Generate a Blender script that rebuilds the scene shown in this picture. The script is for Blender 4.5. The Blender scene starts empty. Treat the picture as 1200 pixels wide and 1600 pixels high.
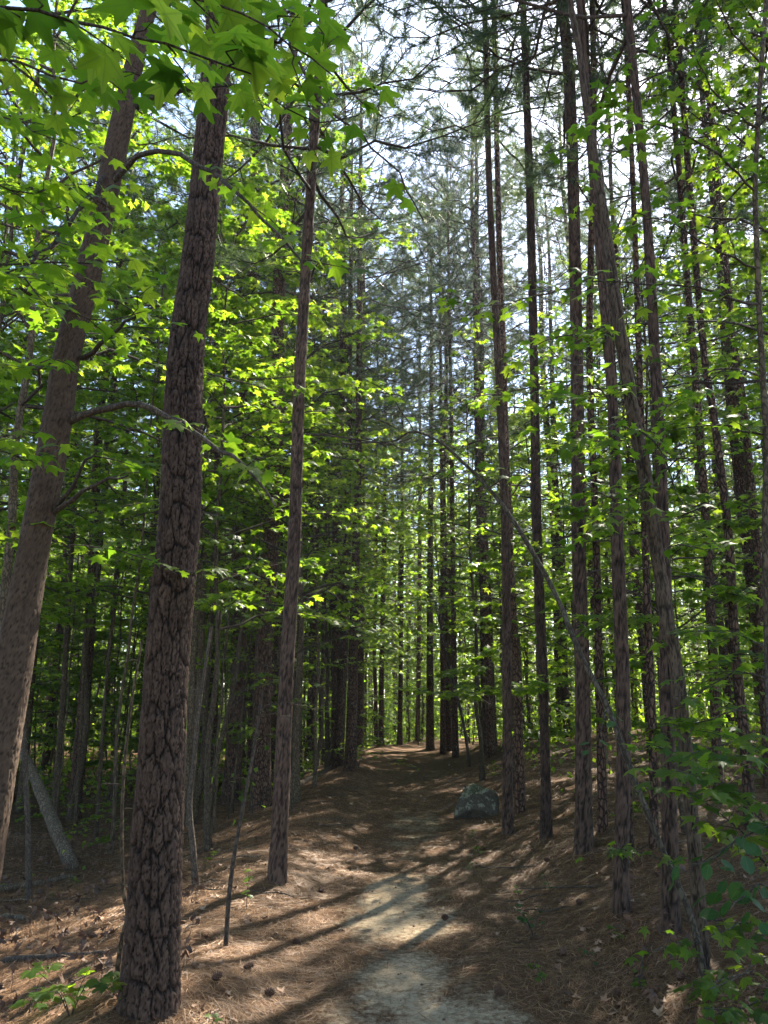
import bpy, math, random
import numpy as np

# ------------------------------------------------------------------ camera, sky, sun, exposure
S = bpy.context.scene
COL = S.collection
PITCH = math.radians(13.25)
F = 1232.0
EYE = 1.6
cam = bpy.data.cameras.new('camera')
camo = bpy.data.objects.new('camera', cam)
COL.objects.link(camo)
camo.location = (0, 0, EYE)
camo.rotation_euler = (math.radians(90) + PITCH, 0, 0)
cam.sensor_fit = 'VERTICAL'
cam.sensor_height = 24.0
cam.lens = 24.0 * F / 1600.0
cam.clip_start = 0.05
cam.clip_end = 2000
S.camera = camo

SUN_AZ, SUN_EL = math.radians(28), math.radians(46)
world = bpy.data.worlds.new('World')
S.world = world
world.use_nodes = True
wn, wl = world.node_tree.nodes, world.node_tree.links
sky = wn.new('ShaderNodeTexSky')
sky.sky_type = 'NISHITA'
sky.sun_disc = False
sky.sun_elevation = SUN_EL
sky.sun_rotation = SUN_AZ
sky.air_density = 0.9
sky.dust_density = 0.5
sky.ozone_density = 1.0
wl.new(sky.outputs[0], wn['Background'].inputs[0])
wn['Background'].inputs[1].default_value = 0.10
sun = bpy.data.lights.new('sun', 'SUN')
suno = bpy.data.objects.new('sun', sun)
COL.objects.link(suno)
sun.energy = 5.0
sun.angle = math.radians(0.6)
sun.color = (1.0, 0.92, 0.78)
suno.rotation_euler = (math.radians(90) - SUN_EL, 0, -SUN_AZ + math.pi)
suno.rotation_euler = (-(math.radians(90) - SUN_EL), 0, -SUN_AZ)
S.view_settings.view_transform = 'Standard'
S.view_settings.look = 'None'
S.view_settings.gamma = 1
S.view_settings.exposure = 2.5
HAZE = 0.0010
S.render.engine = 'CYCLES'
cy = S.cycles
cy.max_bounces = 7
cy.diffuse_bounces = 4
cy.glossy_bounces = 2
cy.transmission_bounces = 5
cy.transparent_max_bounces = 4
cy.sample_clamp_indirect = 6
cy.use_denoising = True
try:
    cy.denoiser = 'OPENIMAGEDENOISE'
    cy.denoising_input_passes = 'RGB_ALBEDO_NORMAL'
except Exception:
    pass

rng = np.random.default_rng(11)
R = random.Random(5)
CP, SP = math.cos(PITCH), math.sin(PITCH)


def P(px, py, D):
    """the point seen at photo pixel px, py that stands D metres ahead"""
    xr, yr = (px - 600) / F, (800 - py) / F
    s = D / (CP - yr * SP)
    return np.array([xr * s, D, EYE + s * (SP + yr * CP)])


def pxm(D, py=1090):
    yr = (800 - py) / F
    return D / (CP - yr * SP) / F


# ------------------------------------------------------------------ noise
def h2(i, j, k=0):
    n = (i.astype(np.int64) * 374761393 + j.astype(np.int64) * 668265263 + k * 2147483647 + 1013904223) & 0xffffffff
    n = ((n ^ (n >> 13)) * 1274126177) & 0xffffffff
    n = ((n ^ (n >> 16)) * 2246822519) & 0xffffffff
    return ((n ^ (n >> 15)) & 0xffffff) / float(0xffffff)


def vnoise(x, y, k=0):
    x = np.asarray(x, float); y = np.asarray(y, float)
    i, j = np.floor(x), np.floor(y)
    u, v = x - i, y - j
    u = u * u * (3 - 2 * u); v = v * v * (3 - 2 * v)
    a, b = h2(i, j, k), h2(i + 1, j, k)
    c, d = h2(i, j + 1, k), h2(i + 1, j + 1, k)
    return (a * (1 - u) + b * u) * (1 - v) + (c * (1 - u) + d * u) * v


def fbm(x, y, k=0, o=3):
    s, a, t = 0, 1.0, 0
    for q in range(o):
        s = s + a * vnoise(np.asarray(x) * 2 ** q, np.asarray(y) * 2 ** q, k + q); t += a; a *= .5
    return s / t


def sst(x, a, b):
    t = np.clip((np.asarray(x, float) - a) / (b - a), 0, 1)
    return t * t * (3 - 2 * t)


# ------------------------------------------------------------------ terrain
def path_x(y):
    y = np.asarray(y, float)
    base = np.interp(y, [-20, 0, 4.5, 6.5, 8.5, 11, 15, 19, 24], [0.1, 0.1, 0.12, 0.12, 0.2, 0.42, 0.62, 0.72, 0.95])
    return base + 0.045 * np.clip(y - 23, 0, None) ** 1.7


MOUNDS = []


def ground_h(x, y):
    x = np.asarray(x, float); y = np.asarray(y, float)
    d = x - path_x(y)
    rb = 0.42 * sst(d, 0.75, 3.0) + 0.25 * sst(d, 3, 9)
    lb = -0.30 * sst(-d, 1.5, 3.6) + 0.18 * sst(-d, 6, 12)
    lip = 0.06 * np.exp(-((d + 1.35) / .45) ** 2)
    tr = -0.05 * np.exp(-(d / .8) ** 2)
    roll = 0.5 * (fbm(x / 9, y / 9, 3, 2) - .5) * sst(np.abs(d), 2, 8)
    fine = 0.05 * (fbm(x * 1.3, y * 1.3, 7, 3) - .5) * (0.35 + .65 * sst(np.abs(d), .5, 1.4))
    far = -0.02 * np.clip(y - 25, 0, 40)
    h = rb + lb + lip + tr + roll + fine + far
    for mx, my, mr_ in MOUNDS:
        h = h + .22 * mr_ * np.exp(-(((x - mx) ** 2 + (y - my) ** 2) / mr_ ** 2))
    return h


def ground_pt(px, py):
    """where the ray of a photo pixel meets the ground"""
    for D in np.arange(2.5, 70, .05):
        p = P(px, py, D)
        if p[2] <= float(ground_h(p[0], p[1])):
            return p
    return P(px, py, 30)


# ------------------------------------------------------------------ mesh building
def unit(v):
    v = np.asarray(v, float)
    return v / (np.linalg.norm(v, axis=-1, keepdims=True) + 1e-12)


class MB:
    def __init__(s):
        s.v, s.f3, s.f4, s.m3, s.m4, s.rnd, s.lc, s.pl, s.n = [], [], [], [], [], [], [], [], 0

    def add(s, v, f, mat=0, rnd=0.5, lc=None, pl=1.0):
        v = np.asarray(v, float).reshape(-1, 3); f = np.asarray(f, int)
        s.v.append(v)
        k = len(v)
        s.rnd.append(np.broadcast_to(np.asarray(rnd, float), (k,)))
        s.pl.append(np.broadcast_to(np.asarray(pl, float), (k,)))
        s.lc.append(np.zeros((k, 3)) if lc is None else np.asarray(lc, float).reshape(-1, 3))
        if f.shape[1] == 3:
            s.f3.append(f + s.n); s.m3.append(np.full(len(f), mat))
        else:
            s.f4.append(f + s.n); s.m4.append(np.full(len(f), mat))
        s.n += k

    def mesh(s, name, mats, smooth=True):
        me = bpy.data.meshes.new(name)
        v = np.concatenate(s.v).astype(np.float32)
        f3 = np.concatenate(s.f3) if s.f3 else np.zeros((0, 3), int)
        f4 = np.concatenate(s.f4) if s.f4 else np.zeros((0, 4), int)
        mi = np.concatenate([*(s.m3 or [np.zeros(0, int)]), *(s.m4 or [np.zeros(0, int)])])
        me.vertices.add(len(v)); me.vertices.foreach_set('co', v.ravel())
        nl = f3.size + f4.size
        me.loops.add(nl)
        me.loops.foreach_set('vertex_index', np.concatenate([f3.ravel(), f4.ravel()]).astype(np.int32))
        me.polygons.add(len(f3) + len(f4))
        st = np.concatenate([np.arange(len(f3)) * 3, f3.size + np.arange(len(f4)) * 4]).astype(np.int32)
        me.polygons.foreach_set('loop_start', st)
        me.polygons.foreach_set('material_index', mi.astype(np.int32))
        if smooth:
            me.polygons.foreach_set('use_smooth', np.ones(len(mi), bool))
        me.update(calc_edges=True)
        for nm, arr, ty, key in (('rnd', s.rnd, 'FLOAT', 'value'), ('plate', s.pl, 'FLOAT', 'value'), ('leafco', s.lc, 'FLOAT_VECTOR', 'vector')):
            a = me.attributes.new(nm, ty, 'POINT')
            a.data.foreach_set(key, np.concatenate(arr).astype(np.float32).ravel())
        for m in mats:
            me.materials.append(m)
        return me


def smooth_line(pts, n):
    """Catmull-Rom through pts (any columns), n samples"""
    p = np.asarray(pts, float)
    if len(p) == 2:
        t = np.linspace(0, 1, n)[:, None]
        return p[0] * (1 - t) + p[1] * t
    seg = np.linalg.norm(np.diff(p[:, :3], axis=0), axis=1)
    cum = np.concatenate([[0], np.cumsum(seg)])
    q = np.vstack([2 * p[0] - p[1], p, 2 * p[-1] - p[-2]])
    t = np.linspace(0, cum[-1], n)
    i = np.clip(np.searchsorted(cum, t, side='right') - 1, 0, len(p) - 2)
    u = ((t - cum[i]) / np.maximum(seg[i], 1e-9))[:, None]
    a, b, c, d = q[i], q[i + 1], q[i + 2], q[i + 3]
    return .5 * (2 * b + (c - a) * u + (2 * a - 5 * b + 4 * c - d) * u ** 2 + (3 * b - a - 3 * c + d) * u ** 3)


def frames(p):
    t = unit(np.gradient(p, axis=0))
    ch = unit(p[-1] - p[0])
    ref = np.array([1., 0, 0]) if abs(ch[0]) < .75 else np.array([0, 1., 0])
    n = unit(np.cross(t, ref)); b = np.cross(t, n)
    return t, n, b


def tube(mb, p, r, k=5, mat=0, rnd=.5, cap=True):
    p = np.asarray(p, float); N = len(p)
    r = np.broadcast_to(np.asarray(r, float), (N,))
    t, n, b = frames(p)
    a = np.arange(k) * 2 * math.pi / k
    v = p[:, None] + r[:, None, None] * (np.cos(a)[None, :, None] * n[:, None] + np.sin(a)[None, :, None] * b[:, None])
    i = np.arange(N - 1)[:, None] * k; j = np.arange(k)[None]; j2 = (j + 1) % k
    f = np.stack([i + j, i + j2, i + k + j2, i + k + j], -1).reshape(-1, 4)
    mb.add(v.reshape(-1, 3), f, mat, rnd)


def worley(U, V, nu, seed):
    i, j = np.floor(U), np.floor(V)
    F1 = np.full(U.shape, 9.); F2 = np.full(U.shape, 9.); cid = np.zeros(U.shape)
    for di in (-1, 0, 1):
        for dj in (-1, 0, 1):
            ii, jj = i + di, j + dj
            im = np.mod(ii, nu)
            cx = ii + .5 + .85 * (h2(im, jj, seed) - .5); cy_ = jj + .5 + .85 * (h2(im, jj, seed + 1) - .5)
            d = (np.abs(U - cx) ** 3.2 + np.abs(V - cy_) ** 3.2) ** (1 / 3.2)
            c = h2(im, jj, seed + 2)
            nr = d < F1
            F2 = np.where(nr, F1, np.minimum(F2, d)); cid = np.where(nr, c, cid); F1 = np.where(nr, d, F1)
    return F2 - F1, cid


def barked(mb, p, r, k, cu, cv, amp, flare=0.35, seed=0, mat=0, fl_h=.5, fur=1.0):
    """a trunk with plated bark: p already dense; plates are cells cu x cv metres stood proud of dark fissures"""
    p = np.asarray(p, float); N = len(p)
    t, n, b = frames(p)
    a = np.arange(k) * 2 * math.pi / k
    s = np.concatenate([[0], np.cumsum(np.linalg.norm(np.diff(p, axis=0), axis=1))])
    R0 = r[min(N - 1, 30)]
    circ = 2 * math.pi * R0
    nu = max(5, int(round(circ / cu)))
    U = (a / (2 * math.pi) * nu)[None, :] + np.zeros((N, 1))
    V = (s / cv)[:, None] + np.zeros((1, k))
    cs, sn = np.cos(a)[None], np.sin(a)[None]
    wx = cs * 3.1 + s[:, None] * 5.0; wy = sn * 3.1 + s[:, None] * 3.7
    U = U + 0.9 * (fbm(wx * 1.6, wy * 1.6, seed + 5, 2) - .5) + .5 * (fbm(wx * 7, wy * 7, seed + 6, 2) - .5)
    V = V + 1.3 * (fbm(wx * 1.1 + 9, wy * 1.1, seed + 9, 2) - .5) + .6 * (fbm(wx * 6, wy * 6, seed + 8, 2) - .5)
    e, cid = worley(U, V, nu, seed)
    nb_ = max(4, int(round(nu / 2.4)))
    E2, c2 = worley(U * nb_ / nu + .25 * (fbm(wx * 3, wy * 3, seed + 60, 2) - .5), V / 5.2 + .35 * (vnoise(cs * 2, sn * 2, seed + 61) - .5), nb_, seed + 70)
    fine = fbm(wx * 13, wy * 13 + s[:, None] * 22, seed + 20, 3) - .5
    furrow = 1 - fur * (1 - sst(E2 + .12 * fine, .01, .13))
    plate = sst(e + .24 * fine, .0, .13) * (.3 + .7 * furrow) * (.4 + .6 * sst(furrow, .2, .9))
    cid = .6 * cid + .4 * c2
    flake = fbm(U * 2.3 + cid * 9, V * 1.7 + cid * 5, seed + 40, 2)
    step = sst(flake, .47, .53)
    disp = amp * (plate * (.45 + .35 * cid + .3 * step) + .5 * fine - .5) + amp * .9 * (furrow - 1)
    rr = r[:, None] * (1 + flare * np.exp(-s / fl_h)[:, None] * (.6 + .8 * vnoise(cs * 1.7 + 4, sn * 1.7 + 4, seed))) \
        * (1 + .05 * (fbm(wx * .5, wy * .5, seed + 30, 2) - .5)) + disp * np.clip(r / R0, .3, 1)[:, None]
    v = p[:, None] + rr[..., None] * (cs[..., None] * n[:, None] + sn[..., None] * b[:, None])
    i = np.arange(N - 1)[:, None] * k; j = np.arange(k)[None]; j2 = (j + 1) % k
    f = np.stack([i + j, i + j2, i + k + j2, i + k + j], -1).reshape(-1, 4)
    mb.add(v.reshape(-1, 3), f, mat, (.65 * cid + .35 * step).ravel(), pl=plate.ravel())


# ------------------------------------------------------------------ materials
def newmat(name):
    m = bpy.data.materials.new(name); m.use_nodes = True
    nt = m.node_tree; nt.nodes.clear()
    out = nt.nodes.new('ShaderNodeOutputMaterial')
    return m, nt, out


def nd(nt, ty, **kw):
    n = nt.nodes.new(ty)
    for k, v in kw.items():
        if k.startswith('i_'):
            n.inputs[k[2:].replace('_', ' ')].default_value = v
        else:
            setattr(n, k, v)
    return n


def ramp(nt, src, stops):
    n = nt.nodes.new('ShaderNodeValToRGB')
    el = n.color_ramp.elements
    while len(el) < len(stops):
        el.new(.5)
    for e, (p_, c) in zip(el, stops):
        e.position = p_; e.color = (*c, 1)
    nt.links.new(src, n.inputs[0])
    return n.outputs[0]


def attr(nt, name):
    n = nt.nodes.new('ShaderNodeAttribute'); n.attribute_name = name
    return n


def math_(nt, op, a, b=None, c=None):
    n = nt.nodes.new('ShaderNodeMath'); n.operation = op
    for i, x in enumerate((a, b, c)):
        if x is None: continue
        if isinstance(x, (int, float)): n.inputs[i].default_value = x
        else: nt.links.new(x, n.inputs[i])
    return n.outputs[0]


def mixc(nt, fac, a, b, blend='MIX'):
    n = nt.nodes.new('ShaderNodeMix'); n.data_type = 'RGBA'; n.blend_type = blend
    for sock, x in ((n.inputs[0], fac), (n.inputs[6], a), (n.inputs[7], b)):
        if isinstance(x, (int, float)): sock.default_value = x
        elif isinstance(x, tuple): sock.default_value = (*x, 1)
        else: nt.links.new(x, sock)
    return n.outputs[2]


def noise(nt, vec, scale, detail=3, rough=.55, dist=0):
    n = nd(nt, 'ShaderNodeTexNoise'); n.inputs['Scale'].default_value = scale
    n.inputs['Detail'].default_value = detail; n.inputs['Roughness'].default_value = rough
    n.inputs['Distortion'].default_value = dist
    if vec is not None: nt.links.new(vec, n.inputs['Vector'])
    return n.outputs[0]


def scaled(nt, vec, s):
    n = nd(nt, 'ShaderNodeMapping'); n.inputs['Scale'].default_value = s
    nt.links.new(vec, n.inputs[0]); return n.outputs[0]


def bark_mat(name, dark, mid, light, plate_scale, hero=False, bump=.6, moss=0.0):
    m, nt, out = newmat(name)
    bs = nd(nt, 'ShaderNodeBsdfPrincipled'); bs.inputs['Roughness'].default_value = .9
    bs.inputs['Specular IOR Level'].default_value = .25
    tc = nd(nt, 'ShaderNodeTexCoord').outputs['Object']
    oi = nd(nt, 'ShaderNodeObjectInfo').outputs['Random']
    fine = noise(nt, scaled(nt, tc, (1, 1, .35)), 90, 4, .65)
    big = noise(nt, tc, 2.2, 2)
    if hero:
        pl = attr(nt, 'plate').outputs['Fac']; cid = attr(nt, 'rnd').outputs['Fac']
    else:
        w = nd(nt, 'ShaderNodeVectorMath', operation='ADD')
        wn_ = nd(nt, 'ShaderNodeTexNoise'); wn_.inputs['Scale'].default_value = 14
        nt.links.new(tc, wn_.inputs['Vector'])
        sc_ = nd(nt, 'ShaderNodeVectorMath', operation='SCALE'); sc_.inputs['Scale'].default_value = .05
        nt.links.new(wn_.outputs['Color'], sc_.inputs[0])
        nt.links.new(tc, w.inputs[0]); nt.links.new(sc_.outputs[0], w.inputs[1])
        vec = scaled(nt, w.outputs[0], plate_scale)
        v1 = nd(nt, 'ShaderNodeTexVoronoi', feature='DISTANCE_TO_EDGE'); v1.inputs['Scale'].default_value = 1
        v2 = nd(nt, 'ShaderNodeTexVoronoi', feature='F1'); v2.inputs['Scale'].default_value = 1
        nt.links.new(vec, v1.inputs['Vector']); nt.links.new(vec, v2.inputs['Vector'])
        mr = nd(nt, 'ShaderNodeMapRange'); mr.inputs['From Min'].default_value = .02; mr.inputs['From Max'].default_value = .2
        nt.links.new(v1.outputs['Distance'], mr.inputs['Value'])
        pl = mr.outputs[0]; cid = nd(nt, 'ShaderNodeSeparateColor')
        nt.links.new(v2.outputs['Color'], cid.inputs[0]); cid = cid.outputs[0]
    tone = math_(nt, 'ADD', math_(nt, 'MULTIPLY', cid, .45), math_(nt, 'MULTIPLY', fine, .45))
    tone = math_(nt, 'ADD', tone, math_(nt, 'MULTIPLY', big, .3))
    c = ramp(nt, tone, [(.3, mid), (.62, tuple((a + b) / 2 for a, b in zip(mid, light))), (.9, light)])
    c = mixc(nt, pl, dark, c)
    if moss:
        mfac = math_(nt, 'MULTIPLY', math_(nt, 'GREATER_THAN', noise(nt, tc, 6, 4, .7), .56), moss)
        c = mixc(nt, mfac, c, (.12, .135, .09))
    hs = nd(nt, 'ShaderNodeHueSaturation')
    nt.links.new(math_(nt, 'ADD', .75, math_(nt, 'MULTIPLY', oi, .5)), hs.inputs['Value'])
    nt.links.new(c, hs.inputs['Color'])
    nt.links.new(hs.outputs[0], bs.inputs['Base Color'])
    bp = nd(nt, 'ShaderNodeBump'); bp.inputs['Strength'].default_value = bump; bp.inputs['Distance'].default_value = .012
    hgt = math_(nt, 'ADD', math_(nt, 'MULTIPLY', fine, .5), pl if not hero else math_(nt, 'MULTIPLY', pl, .2))
    nt.links.new(hgt, bp.inputs['Height']); nt.links.new(bp.outputs[0], bs.inputs['Normal'])
    nt.links.new(bs.outputs[0], out.inputs[0])
    return m


def leaf_mat(name, stops, tstops, trans=.56, rough=.45, spec=.25, veins=True):
    m, nt, out = newmat(name)
    rnd = attr(nt, 'rnd').outputs['Fac']; oi = nd(nt, 'ShaderNodeObjectInfo').outputs['Random']
    x = math_(nt, 'FRACT', math_(nt, 'ADD', rnd, math_(nt, 'MULTIPLY', oi, .999)))
    a = ramp(nt, x, stops); b = ramp(nt, x, tstops)
    if veins:
        lc = attr(nt, 'leafco').outputs['Vector']
        sp = nd(nt, 'ShaderNodeSeparateXYZ'); nt.links.new(lc, sp.inputs[0])
        ang = math_(nt, 'ARCTAN2', sp.outputs[0], sp.outputs[1])
        per = math_(nt, 'ABSOLUTE', math_(nt, 'SUBTRACT', math_(nt, 'FRACT', math_(nt, 'ADD', math_(nt, 'DIVIDE', ang, 1.0), .5)), .5))
        rad = nd(nt, 'ShaderNodeVectorMath', operation='LENGTH'); nt.links.new(lc, rad.inputs[0])
        v = math_(nt, 'LESS_THAN', math_(nt, 'MULTIPLY', per, rad.outputs['Value']), .028)
        nz = noise(nt, lc, 3.5, 3)
        a = mixc(nt, math_(nt, 'MULTIPLY', v, .45), a, (.12, .17, .05))
        b = mixc(nt, math_(nt, 'MULTIPLY', v, .35), b, (.10, .20, .02))
        b = mixc(nt, math_(nt, 'MULTIPLY', nz, .35), b, (.06, .16, .01))
    bs = nd(nt, 'ShaderNodeBsdfPrincipled')
    bs.inputs['Roughness'].default_value = rough; bs.inputs['Specular IOR Level'].default_value = spec
    nt.links.new(a, bs.inputs['Base Color'])
    tr = nd(nt, 'ShaderNodeBsdfTranslucent'); nt.links.new(b, tr.inputs[0])
    mx = nd(nt, 'ShaderNodeMixShader'); mx.inputs[0].default_value = trans
    nt.links.new(bs.outputs[0], mx.inputs[1]); nt.links.new(tr.outputs[0], mx.inputs[2])
    nt.links.new(mx.outputs[0], out.inputs[0])
    return m


M = {}
M['pine_near'] = bark_mat('pine bark of thick plates', (.006, .0035, .0022), (.036, .021, .0135), (.13, .080, .054), None, True, .9)
M['flaky_near'] = bark_mat('flaky brown bark', (.02, .0125, .007), (.056, .034, .020), (.115, .073, .046), None, True, .6)
M['dark_near'] = bark_mat('dark furrowed bark', (.010, .007, .0045), (.045, .029, .018), (.12, .085, .056), None, True, .6)
M['pine'] = bark_mat('pine bark', (.012, .0065, .004), (.078, .042, .026), (.17, .10, .066), (30, 30, 11), False, .9)
M['smooth'] = bark_mat('smooth grey green sapling bark', (.03, .021, .012), (.07, .049, .028), (.14, .10, .06), (40, 40, 14), False, .25, .08)
M['twig'] = bark_mat('twig bark', (.03, .022, .016), (.055, .042, .03), (.11, .085, .06), (60, 60, 20), False, .2)
M['dead'] = bark_mat('weathered grey dead wood', (.05, .036, .024), (.13, .097, .065), (.24, .19, .13), (50, 50, 6), False, .5, .15)
M['arch'] = bark_mat('brown sapling bark', (.025, .019, .012), (.05, .038, .025), (.10, .08, .055), (50, 50, 14), False, .3, .12)
G1 = [(0, (.02, .055, .010)), (.45, (.035, .085, .012)), (.8, (.055, .11, .015)), (1, (.08, .14, .02))]
T1 = [(0, (.16, .32, .012)), (.4, (.28, .47, .018)), (.8, (.40, .58, .025)), (1, (.54, .68, .04))]
M['leaf'] = leaf_mat('green star leaf', G1, T1)
M['leaf_far'] = leaf_mat('green leaf of the woods', G1, T1, veins=False)
M['oval'] = leaf_mat('dark oval leaf', [(0, (.02, .06, .015)), (1, (.035, .085, .02))], [(0, (.05, .15, .015)), (1, (.08, .2, .02))], .35, .45, .22)
M['needle'] = leaf_mat('pine needles', [(0, (.03, .06, .025)), (.6, (.045, .085, .035)), (1, (.08, .11, .04))],
                       [(0, (.08, .15, .04)), (1, (.16, .22, .06))], .35, .4, .5, False)


def litter_mat():
    m, nt, out = newmat('fallen pine needles')
    bs = nd(nt, 'ShaderNodeBsdfPrincipled'); bs.inputs['Roughness'].default_value = .6
    c = ramp(nt, attr(nt, 'rnd').outputs['Fac'], [(0, (.05, .023, .010)), (.35, (.145, .070, .028)), (.7, (.28, .150, .064)), (.93, (.40, .25, .13)), (1, (.5, .36, .22))])
    nt.links.new(c, bs.inputs['Base Color']); nt.links.new(bs.outputs[0], out.inputs[0])
    return m


def dry_leaf_mat():
    m, nt, out = newmat('dry brown leaf')
    bs = nd(nt, 'ShaderNodeBsdfPrincipled'); bs.inputs['Roughness'].default_value = .7
    c = ramp(nt, attr(nt, 'rnd').outputs['Fac'], [(0, (.05, .025, .015)), (.5, (.16, .08, .04)), (1, (.32, .2, .12))])
    nt.links.new(c, bs.inputs['Base Color']); nt.links.new(bs.outputs[0], out.inputs[0])
    return m


def ground_mat():
    m, nt, out = newmat('needle covered soil and pale sand')
    bs = nd(nt, 'ShaderNodeBsdfPrincipled'); bs.inputs['Roughness'].default_value = .95
    bs.inputs['Specular IOR Level'].default_value = .15
    tc = nd(nt, 'ShaderNodeTexCoord').outputs['Object']
    sand = attr(nt, 'rnd').outputs['Fac']
    n1 = noise(nt, tc, 3.5, 4); n2 = noise(nt, tc, 22, 4, .7); n3 = noise(nt, tc, 120, 3, .7)
    st1 = noise(nt, scaled(nt, tc, (60, 9, 10)), 1, 3, .6, 1.5)
    st2 = noise(nt, scaled(nt, tc, (11, 70, 10)), 1, 3, .6, 1.5)
    st = math_(nt, 'MAXIMUM', st1, st2)
    c = ramp(nt, st, [(.3, (.035, .017, .008)), (.5, (.09, .046, .021)), (.68, (.18, .105, .050)), (.85, (.27, .175, .10))])
    c = mixc(nt, math_(nt, 'MULTIPLY', n1, .5), c, (.06, .032, .02))
    s_ = ramp(nt, n2, [(.25, (.21, .15, .085)), (.5, (.36, .28, .175)), (.75, (.50, .41, .275))])
    s_ = mixc(nt, math_(nt, 'GREATER_THAN', n3, .62), s_, (.15, .11, .075))
    f = math_(nt, 'ADD', sand, math_(nt, 'MULTIPLY', math_(nt, 'SUBTRACT', n2, .5), 1.2))
    f = math_(nt, 'ADD', f, math_(nt, 'MULTIPLY', math_(nt, 'SUBTRACT', st, .6), .5))
    f = math_(nt, 'ADD', f, math_(nt, 'MULTIPLY', math_(nt, 'SUBTRACT', n1, .5), 1.6))
    mr = nd(nt, 'ShaderNodeMapRange'); mr.inputs['From Min'].default_value = .36; mr.inputs['From Max'].default_value = .84
    nt.links.new(f, mr.inputs['Value'])
    c = mixc(nt, mr.outputs[0], c, s_)
    nt.links.new(c, bs.inputs['Base Color'])
    bp = nd(nt, 'ShaderNodeBump'); bp.inputs['Strength'].default_value = .7; bp.inputs['Distance'].default_value = .015
    nt.links.new(math_(nt, 'ADD', math_(nt, 'ADD', st, n2), math_(nt, 'MULTIPLY', n3, .5)), bp.inputs['Height'])
    nt.links.new(bp.outputs[0], bs.inputs['Normal'])
    nt.links.new(bs.outputs[0], out.inputs[0])
    return m


def rock_mat():
    m, nt, out = newmat('lichen covered stone')
    bs = nd(nt, 'ShaderNodeBsdfPrincipled'); bs.inputs['Roughness'].default_value = .9
    tc = nd(nt, 'ShaderNodeTexCoord').outputs['Object']
    n1 = noise(nt, tc, 9, 5, .65); n2 = noise(nt, tc, 40, 4, .7); n3 = noise(nt, tc, 3, 2)
    c = ramp(nt, n2, [(.3, (.035, .028, .017)), (.6, (.08, .065, .042)), (.8, (.14, .115, .075))])
    geo = nd(nt, 'ShaderNodeNewGeometry'); sp = nd(nt, 'ShaderNodeSeparateXYZ'); nt.links.new(geo.outputs['Normal'], sp.inputs[0])
    f = math_(nt, 'ADD', n1, math_(nt, 'MULTIPLY', sp.outputs[2], .16))
    c = mixc(nt, math_(nt, 'GREATER_THAN', f, .60), c, (.06, .06, .03))
    c = mixc(nt, math_(nt, 'GREATER_THAN', math_(nt, 'ADD', f, math_(nt, 'MULTIPLY', n2, .3)), .76), c, (.19, .18, .125))
    nt.links.new(c, bs.inputs['Base Color'])
    bp = nd(nt, 'ShaderNodeBump'); bp.inputs['Strength'].default_value = .8; bp.inputs['Distance'].default_value = .02
    nt.links.new(math_(nt, 'ADD', n1, n2), bp.inputs['Height']); nt.links.new(bp.outputs[0], bs.inputs['Normal'])
    nt.links.new(bs.outputs[0], out.inputs[0])
    return m


M['litter'] = litter_mat(); M['dry'] = dry_leaf_mat(); M['ground'] = ground_mat(); M['rock'] = rock_mat()


# ------------------------------------------------------------------ objects
def tag(o, label=None, cat=None, group=None, kind=None):
    for k, v in (('label', label), ('category', cat), ('group', group), ('kind', kind)):
        if v: o[k] = v
    return o


def link(name, data, parent=None, loc=None, mat=None):
    o = bpy.data.objects.new(name, data); COL.objects.link(o)
    if parent is not None: o.parent = parent
    if mat is not None: o.matrix_basis = mat
    elif loc is not None: o.location = loc
    return o


def thing(name, loc, label, cat, group=None, rz=0.0, sc=1.0):
    o = link(name, None, loc=tuple(map(float, loc)))
    o.empty_display_size = .3
    o.rotation_euler[2] = rz
    o.scale = (sc, sc, sc)
    return tag(o, label, cat, group)


# ------------------------------------------------------------------ leaves
def half_outline(h):
    a = np.array(h, float)
    m_ = a[(a[:, 0] > 0) & (a[:, 0] < 180)][::-1].copy(); m_[:, 0] *= -1
    return np.vstack([a, m_])


LO = half_outline([(0, 1), (31, .52), (60, .96), (88, .48), (114, .78), (150, .30), (180, .1)])
HI = half_outline([(0, 1), (8, .82), (19, .66), (30, .53), (41, .66), (52, .82), (60, .97), (68, .80), (78, .60), (88, .48), (99, .58), (108, .68), (115, .80), (126, .52), (142, .34), (165, .2), (180, .06)])
MAPLE = half_outline([(0, 1), (7, .84), (13, .80), (18, .66), (30, .5), (38, .62), (44, .66), (49, .86), (56, .72), (66, .62), (78, .42), (90, .44), (97, .56), (110, .4), (135, .28), (165, .15), (180, .05)])


def palmate(outl, droop, fold, wave, seed):
    rs = np.random.default_rng(seed)
    a, r = np.radians(outl[:, 0]), outl[:, 1] * (1 + .08 * rs.standard_normal(len(outl)))
    x, y = np.sin(a) * r, np.cos(a) * r
    ph = rs.uniform(0, 6)
    z = -droop * r ** 2 - fold * np.abs(x) + wave * np.sin(a * 2.5 + ph) * r + .04 * np.cos(outl[:, 0] / 30 * math.pi) * r
    v = np.vstack([[0, 0, 0.02], np.stack([x, y, z], 1)])
    k = len(a)
    f = np.array([[0, 1 + (i + 1) % k, 1 + i] for i in range(k)])
    return v, f


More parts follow.
